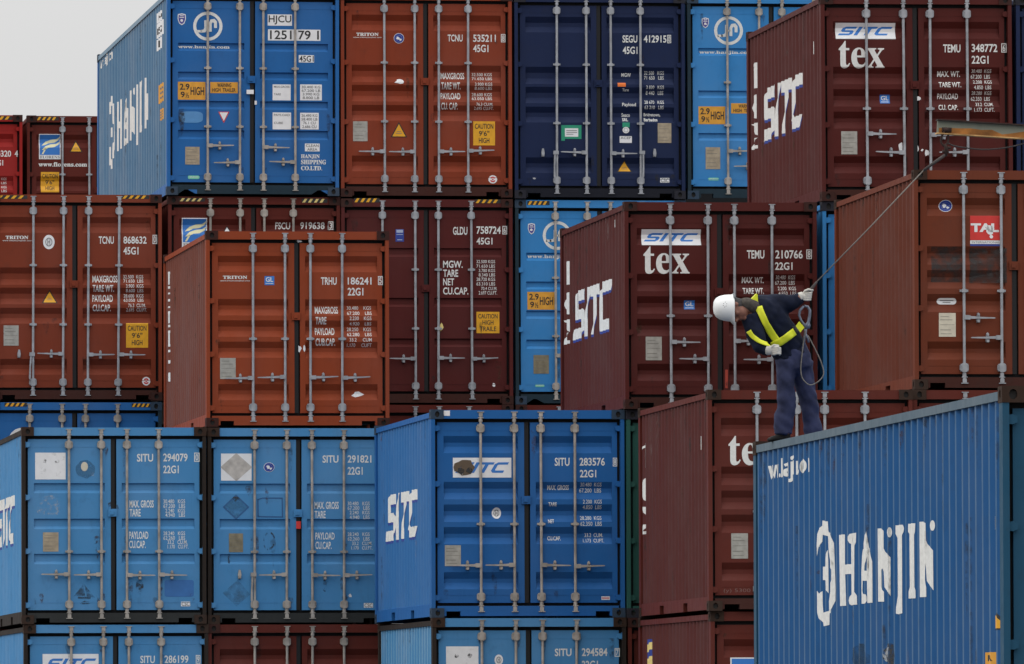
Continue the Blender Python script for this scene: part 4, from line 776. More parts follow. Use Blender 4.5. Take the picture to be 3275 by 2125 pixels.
        # rain and rust runs below hinges, brackets and plates
        if runs:
            allm = []; mbm = bmesh.new()
            for _ in range(runs):
                ru = rnd.choice([bars[d * 2], bars[d * 2 + 1], pa + .03, pb - .03, rnd.uniform(pa, pb)]) + rnd.uniform(-.05, .05)
                rv = rnd.choice([top - .1, 1.16, .62, .40, .35, rnd.uniform(.4, top)]); rh = rnd.uniform(.12, .42); rw = rnd.uniform(.015, .05)
                m_ = RUSTRUN if rnd.random() < (.55 if runs > 5 else .25) else GRIMERUN
                bb = (ru - rw, max(bot + .01, rv - rh), ru + rw, rv)
                bm, ms = conform([([[(.2, 1), (.8, 1), (1, .75), (.75, .2), (.55, 0), (.35, .3), (0, .8)]], m_, 2)], lambda q, bb=bb: (bb[0] + (bb[2] - bb[0]) * q[0], bb[1] + (bb[3] - bb[1]) * q[1]), surf, surf_edge, brv, lambda u, v, dd: (u - CX, dd, v))
                merge(mbm, bm, ms, allm)
            absorb(door, mbm, allm)
        for nm, L_ in grp.items():
            allm = []; mbm = bmesh.new()
            for pcs, bb in L_:
                bm, ms = conform(pcs, lambda q, bb=bb: (bb[0] + (bb[2] - bb[0]) * q[0], bb[1] + (bb[3] - bb[1]) * q[1]), surf, surf_edge, brv, lambda u, v, dd: (u - CX, dd, v))
                merge(mbm, bm, ms, allm)
            finish(mbm, allm, nm if isinstance(nm, str) else nm[0], door)
    for nm, u0, v0, u1, v1, y0, y1, m_ in EXTRA.get(key, []):
        mb = MB(); mb.box(u0 - CX, u1 - CX, y0, y1, v0, v1); mb.build(nm, [m_], root)
    return root
def merge(dst, src, ms, allm):
    vm = {v: dst.verts.new(v.co) for v in src.verts}
    for f in src.faces:
        try:
            nf = dst.faces.new([vm[v] for v in f.verts]); m = ms[f.material_index]
            if m not in allm: allm.append(m)
            nf.material_index = allm.index(m)
        except ValueError: pass
    src.free()
def absorb(ob, bm, mats):
    """dirt is part of the surface it sits on"""
    me = ob.data; base = len(me.materials)
    for m in mats: me.materials.append(m)
    bm2 = bmesh.new(); bm2.from_mesh(me)
    vm = {v: bm2.verts.new(v.co) for v in bm.verts}
    for f in bm.faces:
        nf = bm2.faces.new([vm[v] for v in f.verts]); nf.material_index = base + f.material_index
    bm2.to_mesh(me); bm2.free(); bm.free()
def finish(bm, mats, name, parent):
    me = bpy.data.meshes.new(name); bm.to_mesh(me); bm.free()
    for m in mats: me.materials.append(m)
    return link(name, me, parent)
# ------------------------------------------------------------------ ground
mb = MB(); mb.add([(-900, -900, -.05), (900, -900, -.05), (900, 900, -.05), (-900, 900, -.05)], [(0, 1, 2, 3)])
g = mb.build('ground', [mat('worn_asphalt', (.07, .07, .068), .85, vary=.3, scale=.8)]); tag(g, kind='structure')

# ------------------------------------------------------------------ the stacks
HC, ST, L40, L20 = 2.896, 2.591, 12.192, 6.058
ORB = paint('orange_brown_paint', (0.21, 0.0375, 0.0155), .3, .10, .30)
ORB2 = paint('red_brown_paint', (0.178, 0.0335, 0.0148), .3, .10, .30)
BRT = paint('bright_orange_brown_paint', (0.24, 0.044, 0.015), .3, .10, .25)
MAR = paint('maroon_paint', (0.074, 0.0132, 0.011), .3, .10, .30)
MARS = paint('faded_maroon_side_paint', (0.078, 0.019, 0.017), .45, .2, .3, .6)
PLUM = paint('plum_brown_paint', (0.078, 0.0135, 0.0125), .2, .08, .3)
FLO = paint('dark_red_brown_paint', (0.095, 0.016, 0.011), .2, .06, .3)
REDP = paint('bright_red_paint', (0.27, 0.014, 0.012), .2, .08, .2)
HJB = paint('mid_blue_paint', (0.019, 0.115, 0.33), .15, .10, .22)
HJS = paint('faded_blue_side_paint', (.060, .150, .265), .35, .30, .3, .6)
HJL = paint('light_blue_paint', (0.038, 0.205, 0.48), .2, .10, .22)
SIT = paint('sky_blue_paint', (.062, .222, .445), .3, .12, .32)
SITB = paint('royal_blue_paint', (0.016, 0.105, 0.315), .1, .07, .2)
SITS = paint('royal_blue_side_paint', (0.03, 0.13, 0.33), .25, .12, .25, .6)
SKYS = paint('worn_pale_blue_paint', (0.06, 0.2, 0.38), .5, .25, .4, .6)
NAVY = paint('navy_paint', (0.011, 0.0195, 0.06), .1, .06, .25)
TAN_ = paint('rust_brown_paint', (0.135, 0.031, 0.014), .4, .12, .35)
TANS = paint('faded_rust_brown_side_paint', (0.108, 0.027, 0.0145), .4, .2, .35, .6)
TRS = paint('faded_pink_brown_side_paint', (0.15, 0.043, 0.027), .35, .25, .3, .6)
RDM = paint('dull_red_brown_paint', (0.098, 0.0185, 0.0125), .4, .12, .35)
GRN = paint('teal_green_paint', (.022, .085, .070), .2, .1, .3)
BIGS = paint('deep_blue_side_paint', (0.012, 0.078, 0.218), .35, .12, .30, .55)
BIGE = paint('teal_blue_end_paint', (0.014, 0.066, 0.12), .4, .15, .4, .55)
RAILG = paint('grey_blue_rail_paint', (.085, .125, .16), .5, .2, .3, .6)
G1 = paint('grimy_blue_grey_sill_paint', (.016, .032, .045), .5, .1, .6, .7)
G2 = paint('grimy_brown_sill_paint', (.028, .030, .030), .8, .15, .6, .75)
G3 = paint('grimy_rust_post_paint', (.026, .020, .017), 1.1, .1, .6, .8)
G4 = paint('grimy_maroon_sill_paint', (.050, .017, .013), .6, .1, .6, .7)
G5 = paint('grimy_dark_sill_paint', (.012, .013, .020), .4, .1, .5, .7)
PR = paint('pale_blue_ridge_paint', (.13, .29, .44), .4, .3, .3, .6)  # ridge paints: a paler tone for the outer flats of the ribs
R1 = paint('paler_blue_ridge_paint', (.16, .25, .33), .4, .3, .3, .6)
R2 = paint('paler_deep_blue_ridge_paint', (.040, .112, .228), .45, .2, .3, .6)
R3 = paint('paler_brown_ridge_paint', (.13, .045, .033), .4, .2, .3, .6)
CMAR = paint('rusty_maroon_casting', (.040, .015, .012), .9, .1, .6, .7)
CRUST = paint('rusted_brown_casting', (.036, .020, .014), 1.1, .2, .7, .8)
CBLU = paint('grimy_blue_casting', (.030, .050, .080), .9, .2, .8, .7)
CNAV = paint('grimy_navy_casting', (.022, .022, .030), .8, .1, .7, .7)
HJH = {'R': .688, 'L': .478, 'D': .6}
TXH = {'R': .841, 'L': .618, 'D': .6}
HJBARS = [.581, 1.035, 1.367, 1.818]
TXBARS = [.587, 1.059, 1.395, 1.869]
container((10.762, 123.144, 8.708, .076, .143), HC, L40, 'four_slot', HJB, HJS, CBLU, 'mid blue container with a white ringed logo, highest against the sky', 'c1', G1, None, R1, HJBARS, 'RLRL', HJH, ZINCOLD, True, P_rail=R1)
container((13.226, 123.188, 8.695, .012, .021), HC, L40, 'five_hc', ORB, ORB, CMAR, 'orange brown container numbered 535211 in the top row beside the navy one', 'c2', G4, None, None, [.626, 1.055, 1.397, 1.814])
container((15.695, 123.18, 8.682, -.016, -.005), HC, L40, 'five_hc', NAVY, NAVY, CNAV, 'dark navy container numbered 412915 with a green label on its left door', 'c3', G5, None, None, [.608, 1.03, 1.38, 1.803], 'DLRD')
container((18.165, 123.194, 8.684, 0, 0), HC, L40, 'three_slot_hc', HJL, HJL, CBLU, 'light blue container in the top row, half hidden by the maroon container numbered 348772', 'c4', G1, G1, None, HJBARS, 'RLRL', HJH, ZINCOLD)
container((8.263, 123.17, 5.815, 0, -.044), HC, L40, 'five_hc', ORB2, ORB2, CMAR, 'orange brown container numbered 868632 at the left edge', 'c5', G4, None, None, [.627, 1.05, 1.40, 1.829], 'DLRR')
container((10.783, 123.217, 5.80, .04, .05), HC, L40, 'five_hc', FLO, FLO, CMAR, 'dark red brown container numbered 919638, showing only its top strip', 'c6', G4, None, None, [.605, 1.022, 1.365, 1.776], 'LLRR', None, ZINCOLD)
container((13.228, 123.179, 5.772, 0, -.012), HC, L40, 'three_slot_wide', PLUM, PLUM, CMAR, 'plum brown container numbered 758724 with a pale yellow caution sticker', 'c7', G4, None, None, [.589, 1.055, 1.381, 1.854])
container((15.70, 123.215, 5.771, 0, 0), HC, L40, 'four_slot', HJL, HJL, CBLU, 'light blue container with ringed logo, half hidden by a maroon side wall', 'c8', G1, G1, None, HJBARS, 'RLRL', HJH, ZINCOLD, True)
container((10.611, 148.528, 8.694, 0, 0), HC, L40, 'five_hc', FLO, FLO, CMAR, 'far dark red container with a blue and cream flag panel under the sky', 'c9', None, None, None, [.605, 1.06, 1.38, 1.8])
container((8.094, 148.42, 8.694, 0, 0), HC, L40, 'five_hc', REDP, REDP, CMAR, 'far bright red container cut off by the left edge under the sky', 'c10', None, None, None)
container((8.257, 123.176, 2.90, 0, -.011), HC, L40, 'four_slot', HJB, HJB, CBLU, 'blue container under the one numbered 868632, showing only its top strip', 'c11', G1, G1, None, HJBARS, 'RLRL', HJH, ZINCOLD)
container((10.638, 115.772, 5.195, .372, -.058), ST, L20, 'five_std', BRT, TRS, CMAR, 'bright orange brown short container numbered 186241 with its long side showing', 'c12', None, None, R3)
container((8.193, 115.68, 2.595, -.04, -.04), ST, L20, 'three_slot_std', SIT, SIT, CRUST, 'worn sky blue container numbered 294079 with a blank white placard', 'c13', G2, G3, None, BARS, 'LLRR', None, ZINCOLD, runs=9)
container((10.649, 115.741, 2.592, 0, .025), ST, L20, 'three_slot_std', SIT, SIT, CRUST, 'worn sky blue container numbered 291821 with a grey diamond placard', 'c14', G2, G3, None, BARS, 'DLRR', None, ZINCOLD, runs=9)
container((8.257, 123.18, -.0, 0, 0), HC, L40, 'five_hc', FLO, FLO, CMAR, 'dark container glimpsed through the slit below the sky blue one numbered 294079', 'c34', G4, None, None)
container((12.811, 108.887, 2.585, .357, -.014), ST, L20, 'five_std', SITB, SITS, CBLU, 'royal blue container numbered 283576 with a scorched logo panel', 'c15', None, SITB, None, [.629, 1.051, 1.387, 1.814], 'LLRR', None, ZINCOLD)
container((8.219, 115.699, 0, 0, 0), ST, L20, 'three_slot_std', SIT, SIT, CRUST, 'sky blue container numbered 286199 along the bottom edge', 'c16', G2, G3, None, BARS, 'LLRR', None, ZINCOLD, runs=9)
container((10.649, 115.741, 0, 0, 0), ST, L20, 'five_std', RDM, RDM, CMAR, 'red brown container at the bottom edge under the blue one numbered 291821', 'c17', G4, None, None, BARS, 'LLRR', None, ZINCOLD)
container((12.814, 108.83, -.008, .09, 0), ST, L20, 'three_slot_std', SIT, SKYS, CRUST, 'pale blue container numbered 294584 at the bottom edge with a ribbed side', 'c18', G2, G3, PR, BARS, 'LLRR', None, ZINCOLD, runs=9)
container((15.236, 108.764, 5.182, .116, -.047), ST, L20, 'five_std', MAR, MARS, CMAR, 'maroon container numbered 210766 behind the worker', 'c19', G4, None, None, TXBARS, 'RLRL', TXH)
container((17.744, 108.823, 7.793, .129, -.17), ST, L20, 'five_std', MAR, MARS, CMAR, 'maroon container numbered 348772 behind the rusty beam', 'c20', G4, None, None, TXBARS, 'RLRL', TXH)
container((17.759, 102.208, 5.177, -.399, .039), ST, L20, 'five_std', TAN_, TANS, CRUST, 'rust brown container with a red and white panel at the right edge', 'c21', G4, None, None, [.60, 1.049, 1.39, 1.84], 'RLRL', TXH)
container((15.273, 102.041, 2.572, -.303, -.083), ST, L20, 'five_std', RDM, MARS, CRUST, 'red brown container behind the worker\'s boots, half hidden by the big blue side wall', 'c22', G4, None, None, TXBARS, 'RLRL', TXH)
container((15.306, 102.138, -.022, 0, 0), ST, L20, 'five_std', RDM, MARS, CRUST, 'red brown container at the bottom edge with a blue and yellow striped band', 'c23', G4, None, None, TXBARS, 'RLRL', TXH)
container((13.228, 123.18, 2.872, 0, 0), HC, L40, 'five_hc', FLO, FLO, CMAR, 'dark red brown strip of a container above the royal blue one numbered 283576', 'c27', G4, None, None, BARS)
container((15.70, 123.2, 2.872, 0, 0), HC, L40, 'five_hc', FLO, FLO, CMAR, 'dark container strip under the light blue one with the ringed logo in the second row', 'c28', G4, None, None, BARS)
container((15.262, 108.85, 2.580, 0, 0), ST, L20, 'five_std', GRN, GRN, CNAV, 'teal green sliver of a container beside the royal blue one', 'c29', None, None, None)
container((15.27, 108.85, -.012, 0, 0), ST, L20, 'five_std', RDM, RDM, CMAR, 'dark red brown sliver of a container under the teal green one', 'c30', None, None, None)
container((17.75, 108.85, 5.198, 0, 0), ST, L20, 'three_slot_std', HJL, HJL, CNAV, 'light blue sliver of a container to the right of the worker\'s arm', 'c31', None, None, None)
container((17.735, 102.2, 2.583, 0, 0), ST, L20, 'five_std', RDM, RDM, CRUST, 'red brown strip of a container above the big blue roof rail at right', 'c32', None, None, None)
container((20.225, 108.83, 7.80, 0, 0), ST, L20, 'five_std', NAVY, NAVY, CNAV, 'dark navy sliver of a container at the top right corner', 'c33', None, None, None)
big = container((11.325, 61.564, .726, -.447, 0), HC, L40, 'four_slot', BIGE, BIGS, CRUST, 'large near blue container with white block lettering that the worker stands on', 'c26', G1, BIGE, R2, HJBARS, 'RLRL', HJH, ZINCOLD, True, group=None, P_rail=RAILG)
# ------------------------------------------------------------------ the worker on the near container's roof
PO = Vector((11.568, 72.7, 3.588))
KU = .00102
def pt(x, y, d=0): return Vector(((x - 835) * KU, d, (1451 - y) * KU))
def etube(mb, pts, hint=(1, 0, 0), n=16):
    """tapering limb: (x, y, depth, in-plane radius, depth radius) in sketch units"""
    P_ = [pt(*p[:3]) for p in pts]
    h = Vector(hint)
    rings = []
    for i, p in enumerate(P_):
        t = (P_[min(i + 1, len(P_) - 1)] - P_[max(i - 1, 0)]).normalized()
        a = (h - t * h.dot(t)).normalized(); b = t.cross(a)
        ra = pts[i][3] * KU; rb = (pts[i][4] if len(pts[i]) > 4 else pts[i][3]) * KU
        rings.append([p + a * math.cos(2 * math.pi * k / n) * ra + b * math.sin(2 * math.pi * k / n) * rb for k in range(n)])
    vs = []; fs = []
    vs.append(P_[0] - (P_[1] - P_[0]).normalized() * pts[0][3] * KU * .55)
    for r_ in rings: vs += r_
    vs.append(P_[-1] + (P_[-1] - P_[-2]).normalized() * pts[-1][3] * KU * .55)
    for k in range(n):
        fs.append((0, 1 + (k + 1) % n, 1 + k))
        for i in range(len(rings) - 1): fs.append((1 + i * n + k, 1 + i * n + (k + 1) % n, 1 + (i + 1) * n + (k + 1) % n, 1 + (i + 1) * n + k))
        fs.append((len(vs) - 1, 1 + (len(rings) - 1) * n + k, 1 + (len(rings) - 1) * n + (k + 1) % n))
    mb.add(vs, fs)
def ball(mb, mtx, rad, off=(0, 0, 0), n=14, m=10):
    vs = []; fs = []
    for i in range(m + 1):
        th = math.pi * i / m
        for k in range(n):
            ph = 2 * math.pi * k / n
            v = Vector((off[0] + rad[0] * math.sin(th) * math.cos(ph), off[1] + rad[1] * math.sin(th) * math.sin(ph), off[2] + rad[2] * math.cos(th)))
            vs.append(mtx @ v)
    for i in range(m):
        for k in range(n): fs.append((i * n + k, i * n + (k + 1) % n, (i + 1) * n + (k + 1) % n, (i + 1) * n + k))
    mb.add(vs, fs)
from mathutils import noise as mnoise
def fuse(mb, name, material, voxel, smooth=4, wrinkle=0.0, wscale=(9, 9, 16), parent=None):
    """weld overlapping limbs into one continuous skin"""
    me = mb.mesh('tmp', [material])
    ob = bpy.data.objects.new('tmp', me); col.objects.link(ob)
    md = ob.modifiers.new('r', 'REMESH'); md.mode = 'VOXEL'; md.voxel_size = voxel
    ms = ob.modifiers.new('s', 'SMOOTH'); ms.iterations = smooth; ms.factor = .5
    dg = bpy.context.evaluated_depsgraph_get(); dg.update()
    nm = bpy.data.meshes.new_from_object(ob.evaluated_get(dg)); nm.name = name
    bpy.data.objects.remove(ob)
    if wrinkle:
        nor = [v.normal.copy() for v in nm.vertices]
        for v, no in zip(nm.vertices, nor):
            q = Vector((v.co.x * wscale[0], v.co.y * wscale[1], v.co.z * wscale[2] + v.co.x * 6))
            v.co += no * (mnoise.noise(q) * .65 + mnoise.noise(q * 2.3) * .35) * wrinkle
    nm.polygons.foreach_set('use_smooth', [True] * len(nm.polygons))
    nm.materials.clear(); nm.materials.append(material)
    return link(name, nm, parent)
SKIN = mat('weathered_skin', (.17, .068, .043), .55, vary=.12, scale=25)
NAVYC = mat('navy_jacket_cloth', (.006, .0085, .020), .9, vary=.3, scale=14, spec=.15)
TROUS = mat('blue_work_trouser_cloth', (.027, .031, .066), .9, vary=.35, scale=9, spec=.15)
GLOVE = mat('white_cotton_glove', (.44, .42, .38), .9, vary=.12, scale=40, spec=.1)
HIVIS = mat('yellow_reflective_webbing', (.60, .62, .018), .55, vary=.08, scale=20)
HELM = mat('white_helmet_plastic', (.64, .645, .64), .4)
BOOT = mat('black_boot_leather', (.007, .0065, .0065), .75, vary=.3, scale=20, spec=.15)
WARMER = mat('grey_brown_fleece', (.062, .055, .048), .95, vary=.25, scale=40, spec=.05)
HAIRM = mat('dark_hair', (.03, .028, .028), .8)
HOOKM = mat('grey_forged_hook', (.12, .135, .18), .45, .3, vary=.15, scale=30)
ROPEM = mat('grey_fibre_rope', (.15, .135, .12), .9, vary=.25, scale=60)
DROPE = mat('dark_wrapped_rope', (.05, .042, .04), .9, vary=.3, scale=50)

TORSO = [(845, 705, .0, 150, 116), (802, 650, -.01, 152, 120), (747, 565, -.03, 150, 126), (690, 490, -.05, 160, 132), (628, 418, -.08, 160, 126), (575, 365, -.10, 122, 104), (535, 340, -.12, 74, 72)]
ARM_UP = [(610, 345, -.05, 100, 95), (720, 325, -.05, 90, 86), (830, 322, -.06, 76, 72), (900, 286, -.07, 58, 56), (934, 266, -.07, 45, 45)]
ARM_DN = [(505, 440, -.13, 84, 84), (532, 580, -.18, 72, 74), (566, 680, -.23, 62, 62), (628, 716, -.26, 46, 46)]
PELV = [(846, 660, .0, 120, 100), (866, 760, .0, 155, 116), (880, 850, .0, 152, 112)]
LEG1 = [(806, 800, -.03, 86, 96), (798, 950, -.05, 74, 88), (808, 1080, -.05, 78, 82), (805, 1160, -.04, 77, 80), (786, 1260, -.03, 83, 84), (781, 1340, -.03, 82, 84), (782, 1388, -.03, 78, 84)]
LEG2 = [(952, 790, .03, 90, 96), (968, 950, .05, 86, 88), (992, 1060, .05, 75, 80), (1012, 1160, .05, 73, 76), (1026, 1260, .05, 70, 76), (1038, 1345, .05, 69, 78), (1042, 1400, .05, 66, 76)]
UPV_ = Vector((-1, 0, .04)).normalized()
FWD_ = Vector((-.10, -.42, -.90)); FWD_ = (FWD_ - UPV_ * FWD_.dot(UPV_)).normalized()
LAT_ = FWD_.cross(UPV_)
HC_ = pt(338, 368, -.15)
HM = Matrix(((LAT_.x, FWD_.x, UPV_.x, HC_.x), (LAT_.y, FWD_.y, UPV_.y, HC_.y), (LAT_.z, FWD_.z, UPV_.z, HC_.z), (0, 0, 0, 1)))
def thin(L_, s_): return [(p[0], p[1], p[2], p[3] * s_, (p[4] if len(p) > 4 else p[3]) * s_) for p in L_]
mb = MB()
ball(mb, HM, (.076, .094, .112), (0, 0, .01), 20, 14)              # skull
ball(mb, HM, (.058, .062, .062), (0, .030, -.075))                 # jaw
ball(mb, HM, (.022, .02, .02), (0, .082, -.108))                   # chin
mb.tube([HM @ Vector(p) for p in ((0, .088, .012), (0, .108, -.022), (0, .116, -.038), (0, .095, -.046))], [.009, .012, .016, .012], 8)   # nose
ball(mb, HM, (.05, .018, .012), (0, .082, .022))                   # brow
ball(mb, HM, (.026, .016, .007), (0, .088, -.068)); ball(mb, HM, (.024, .016, .007), (0, .086, -.080))   # lips
for s_ in (-1, 1): ball(mb, HM, (.010, .022, .032), (s_ * .077, -.008, -.018)); ball(mb, HM, (.024, .022, .02), (s_ * .042, .062, -.035))
etube(mb, [(400, 372, -.14, 52, 52), (470, 358, -.13, 56, 56), (550, 345, -.11, 66, 66)], (0, 0, 1))
etube(mb, thin(TORSO, .86), (.77, 0, .64)); etube(mb, thin(ARM_UP, .8), (0, 0, 1)); etube(mb, thin(ARM_DN, .8), (1, 0, 0))
etube(mb, thin(PELV, .86)); etube(mb, thin(LEG1, .8)); etube(mb, thin(LEG2, .8))
ball(mb, Matrix.Translation(pt(958, 254, -.07)), (.03, .014, .03)); ball(mb, Matrix.Translation(pt(660, 716, -.27)), (.03, .014, .025))
etube(mb, [(782, 1380, -.03, 45), (775, 1420, -.035, 40), (690, 1432, -.06, 24)]); etube(mb, [(1042, 1390, .05, 45), (1036, 1420, .045, 40), (960, 1432, .02, 24)])
person = fuse(mb, 'person', SKIN, .008, 3)
person.location = PO
tag(person, 'worker in white hard hat and yellow harness leaning over the near blue container', 'person')
# eyes
mb = MB()
for s_ in (-1, 1): ball(mb, HM, (.011, .006, .007), (s_ * .032, .083, -.003), 8, 6)
mb.build('eyes', [mat('dark_eye', (.03, .025, .02), .2)], person, True)
mb = MB(); ball(mb, HM, (.082, .085, .105), (0, -.022, .0), 18, 12); ball(mb, HM, (.06, .05, .05), (0, -.045, -.06))
fuse(mb, 'hair', HAIRM, .008, 2, .004, (60, 60, 60), person)
# hard hat: dome, rim and peak
mb = MB(); n = 28
prof = [(1.0, -.004), (1.03, -.012), (1.045, -.006), (.985, .006), (.975, .03), (.94, .065), (.85, .100), (.70, .127), (.45, .145), (.2, .152), (.001, .154)]
vs = []
for r_, z in prof:
    for k in range(n):
        a = 2 * math.pi * k / n
        pk = max(0, math.sin(a)) ** 6 * (.030 if z < .0 else 0)
        ridge = .004 if (abs(math.cos(a)) < .3 and .03 < z < .15) else 0
        vs.append(HM @ Vector((.103 * r_ * math.cos(a), (.117 * r_ + pk) * math.sin(a) - .006, z + ridge - pk * .35)))
mb.add(vs, [(i * n + k, i * n + (k + 1) % n, (i + 1) * n + (k + 1) % n, (i + 1) * n + k) for i in range(len(prof) - 1) for k in range(n)])
hat = mb.build('hard_hat', [HELM], person, True)
mbv = MB(); hat_bm = bmesh.new(); hat_bm.from_mesh(hat.data); hat_bvh = BVHTree.FromBMesh(hat_bm)
mb = MB()
for x, y in ((262, 330), (275, 318), (258, 345), (285, 332), (268, 358), (280, 350)):
    q = pt(x, y, -1.0); hb = hat_bvh.ray_cast(q, Vector((0, 1, 0)))
    if hb[0]: ball(mbv, Matrix.Translation(hb[0]), (.0035, .002, .0035), (0, 0, 0), 8, 6)
mbv.build('vent_holes', [BLACK], hat)
mb.tube([HM @ Vector((.104 * math.cos(t), .118 * math.sin(t) - .006, -.012)) for t in [R(200 + 14 * i) for i in range(11)]], .010, 6)
mb.build('headband', [mat('grey_headband', (.12, .13, .14), .7)], hat, True)
# neck warmer, jacket, trousers, boots
mb = MB(); etube(mb, [(422, 322, -.13, 44, 66), (465, 332, -.13, 62, 76), (510, 350, -.12, 66, 84), (535, 362, -.11, 62, 84)], (0, 0, 1))
fuse(mb, 'neck_warmer', WARMER, .009, 4, .007, (14, 14, 9), person)
mb = MB(); etube(mb, TORSO, (.77, 0, .64)); etube(mb, ARM_UP, (0, 0, 1)); etube(mb, ARM_DN, (1, 0, 0))
etube(mb, [(830, 745, .0, 140, 116), (842, 690, .0, 152, 120)], (.86, 0, .5)); etube(mb, [(765, 765, -.01, 52, 100), (840, 760, -.0, 60, 112)], (0, 0, 1)); etube(mb, [(555, 318, -.06, 62, 80), (640, 325, -.05, 84, 90)], (0, 0, 1))
jacket = fuse(mb, 'jacket', NAVYC, .010, 4, .018, (8, 8, 10), person)
mb = MB(); etube(mb, PELV); etube(mb, LEG1); etube(mb, LEG2)
fuse(mb, 'trousers', TROUS, .010, 3, .024, (7, 7, 8), person)
for dx, dd in ((0, -.03), (262, .05)):
    mb = MB()
    etube(mb, [(782 + dx, 1378, dd, 58, 60), (784 + dx, 1420, dd - .005, 56, 50), (778 + dx, 1436, dd - .01, 52, 46)])
    etube(mb, [(800 + dx, 1426, dd, 26, 40), (730 + dx, 1424, dd - .02, 34, 46), (680 + dx, 1432, dd - .035, 24, 46), (652 + dx, 1438, dd - .045, 14, 34)], (0, 0, 1))
    fuse(mb, 'boot', BOOT, .007, 3, .003, (30, 30, 30), person)
# gloves: palm, four bent fingers, thumb
def glove(wrist, palm, fingers, thumb):
    mb = MB(); etube(mb, wrist, (0, 0, 1)); ball(mb, Matrix.Translation(pt(*palm[0])), palm[1])
    for f in fingers: mb.tube([pt(*p) for p in f], [.0105, .0105, .010, .0085], 8); ball(mb, Matrix.Translation(pt(*f[-1])), (.0085, .0085, .0085), (0, 0, 0), 8, 6); ball(mb, Matrix.Translation(pt(*f[0])), (.0105,) * 3, (0, 0, 0), 8, 6)
    mb.tube([pt(*p) for p in thumb], [.013, .012, .010], 8); ball(mb, Matrix.Translation(pt(*thumb[-1])), (.010,) * 3, (0, 0, 0), 8, 6)
    return fuse(mb, 'glove', GLOVE, .0038, 2, .0015, (70, 70, 70), person)
D1 = -.075
glove([(915, 270, D1, 42, 38), (945, 258, D1, 38, 30)], ((968, 252, D1 + .008), (.038, .017, .042)),
      [[(998, 226 + i * 19, D1 + .012), (1010 - i * 3, 232 + i * 19, D1 - .014), (988 - i * 3, 238 + i * 18, D1 - .030), (958 - i * 2, 240 + i * 17, D1 - .026)] for i in range(4)],
      [(952, 222, D1 - .005), (985, 206, D1 - .016), (1018, 212, D1 - .02)])
D2 = -.275
glove([(610, 708, D2 + .01, 44, 42), (640, 714, D2, 38, 30)], ((668, 718, D2 + .006), (.042, .018, .038)),
      [[(662, 690 + i * 18, D2 - .012), (694, 690 + i * 16, D2 - .030), (718, 698 + i * 14, D2 - .022), (716, 710 + i * 13, D2 + .004)] for i in range(4)],
      [(640, 690, D2 - .004), (668, 672, D2 - .014), (702, 676, D2 - .014)])
# harness webbing laid on the jacket
jb = bmesh.new(); jb.from_mesh(jacket.data); bvh = BVHTree.FromBMesh(jb)
def on_jacket(x, y, lift):
    p = pt(x, y, -1.0)
    hit = bvh.ray_cast(p, Vector((0, 1, 0)))
    if hit[0] is None:
        q = bvh.find_nearest(pt(x, y, -.2)); return q[0] + q[1] * lift
    return hit[0] + Vector((0, -1, 0)) * lift * .6 + hit[1] * lift * .4
def ribbon(name, line, wid, m, parent, lift=.011, nx=4):
    pts = [Vector((a, b, 0)) for a, b in line]
    dense = []
    for a, b in zip(pts, pts[1:]):
        k = max(2, int((b - a).length / 14))
        dense += [a.lerp(b, i / k) for i in range(k)]
    dense.append(pts[-1]); mb = MB(); vs = []
    sm = [dense[0]] + [(dense[i - 1] + dense[i] * 2 + dense[i + 1]) / 4 for i in range(1, len(dense) - 1)] + [dense[-1]]
    for i, p in enumerate(sm):
        t = (sm[min(i + 1, len(sm) - 1)] - sm[max(i - 1, 0)]).normalized(); nn = Vector((-t.y, t.x, 0))
        for j in range(nx + 1):
            q = p + nn * wid * (j / nx - .5); vs.append(on_jacket(q.x, q.y, lift))
    n = nx + 1; N = len(sm)
    vs2 = vs + [v + Vector((0, .006, 0)) for v in vs]
    fs = []
    for i in range(N - 1):
        for j in range(nx): fs.append((i * n + j, i * n + j + 1, (i + 1) * n + j + 1, (i + 1) * n + j))
    o = N * n; fs += [tuple(x + o for x in f[::-1]) for f in fs]
    for i in range(N - 1):
        fs.append((i * n, (i + 1) * n, (i + 1) * n + o, i * n + o)); fs.append((i * n + nx, i * n + nx + o, (i + 1) * n + nx + o, (i + 1) * n + nx))
    for j in range(nx): fs.append((j, j + o, j + 1 + o, j + 1)); k = (N - 1) * n; fs.append((k + j, k + j + 1, k + j + 1 + o, k + j + o))
    mb.add(vs2, fs)
    return mb.build(name, [m], parent, True)
BSTRAP = mat('black_webbing', (.012, .012, .013), .85)
harness = ribbon('safety_harness', [(556, 352), (572, 405), (612, 490), (660, 560), (712, 628)], 58, HIVIS, person)
mb = MB(); mb.prism([(pt(x, y).x, pt(x, y).z) for x, y in ((496, 292), (545, 243), (553, 255), (556, 320))], -.165, -.09); mb.build('shoulder_strap', [HIVIS], harness)
ribbon('chest_strap', [(470, 552), (498, 598), (548, 640), (598, 660), (640, 668)], 34, HIVIS, harness)
ribbon('waist_strap', [(676, 668), (742, 636), (800, 596), (862, 552)], 62, HIVIS, harness, .014)
ribbon('buckle_strap', [(850, 566), (905, 512), (930, 500)], 48, BSTRAP, harness, .008)
mb = MB(); mb.prism([(pt(x, y).x, pt(x, y).z) for x, y in ((868, 508), (898, 470), (940, 520), (906, 560))], -.155, -.145); mb.build('strap_end', [HIVIS], harness)
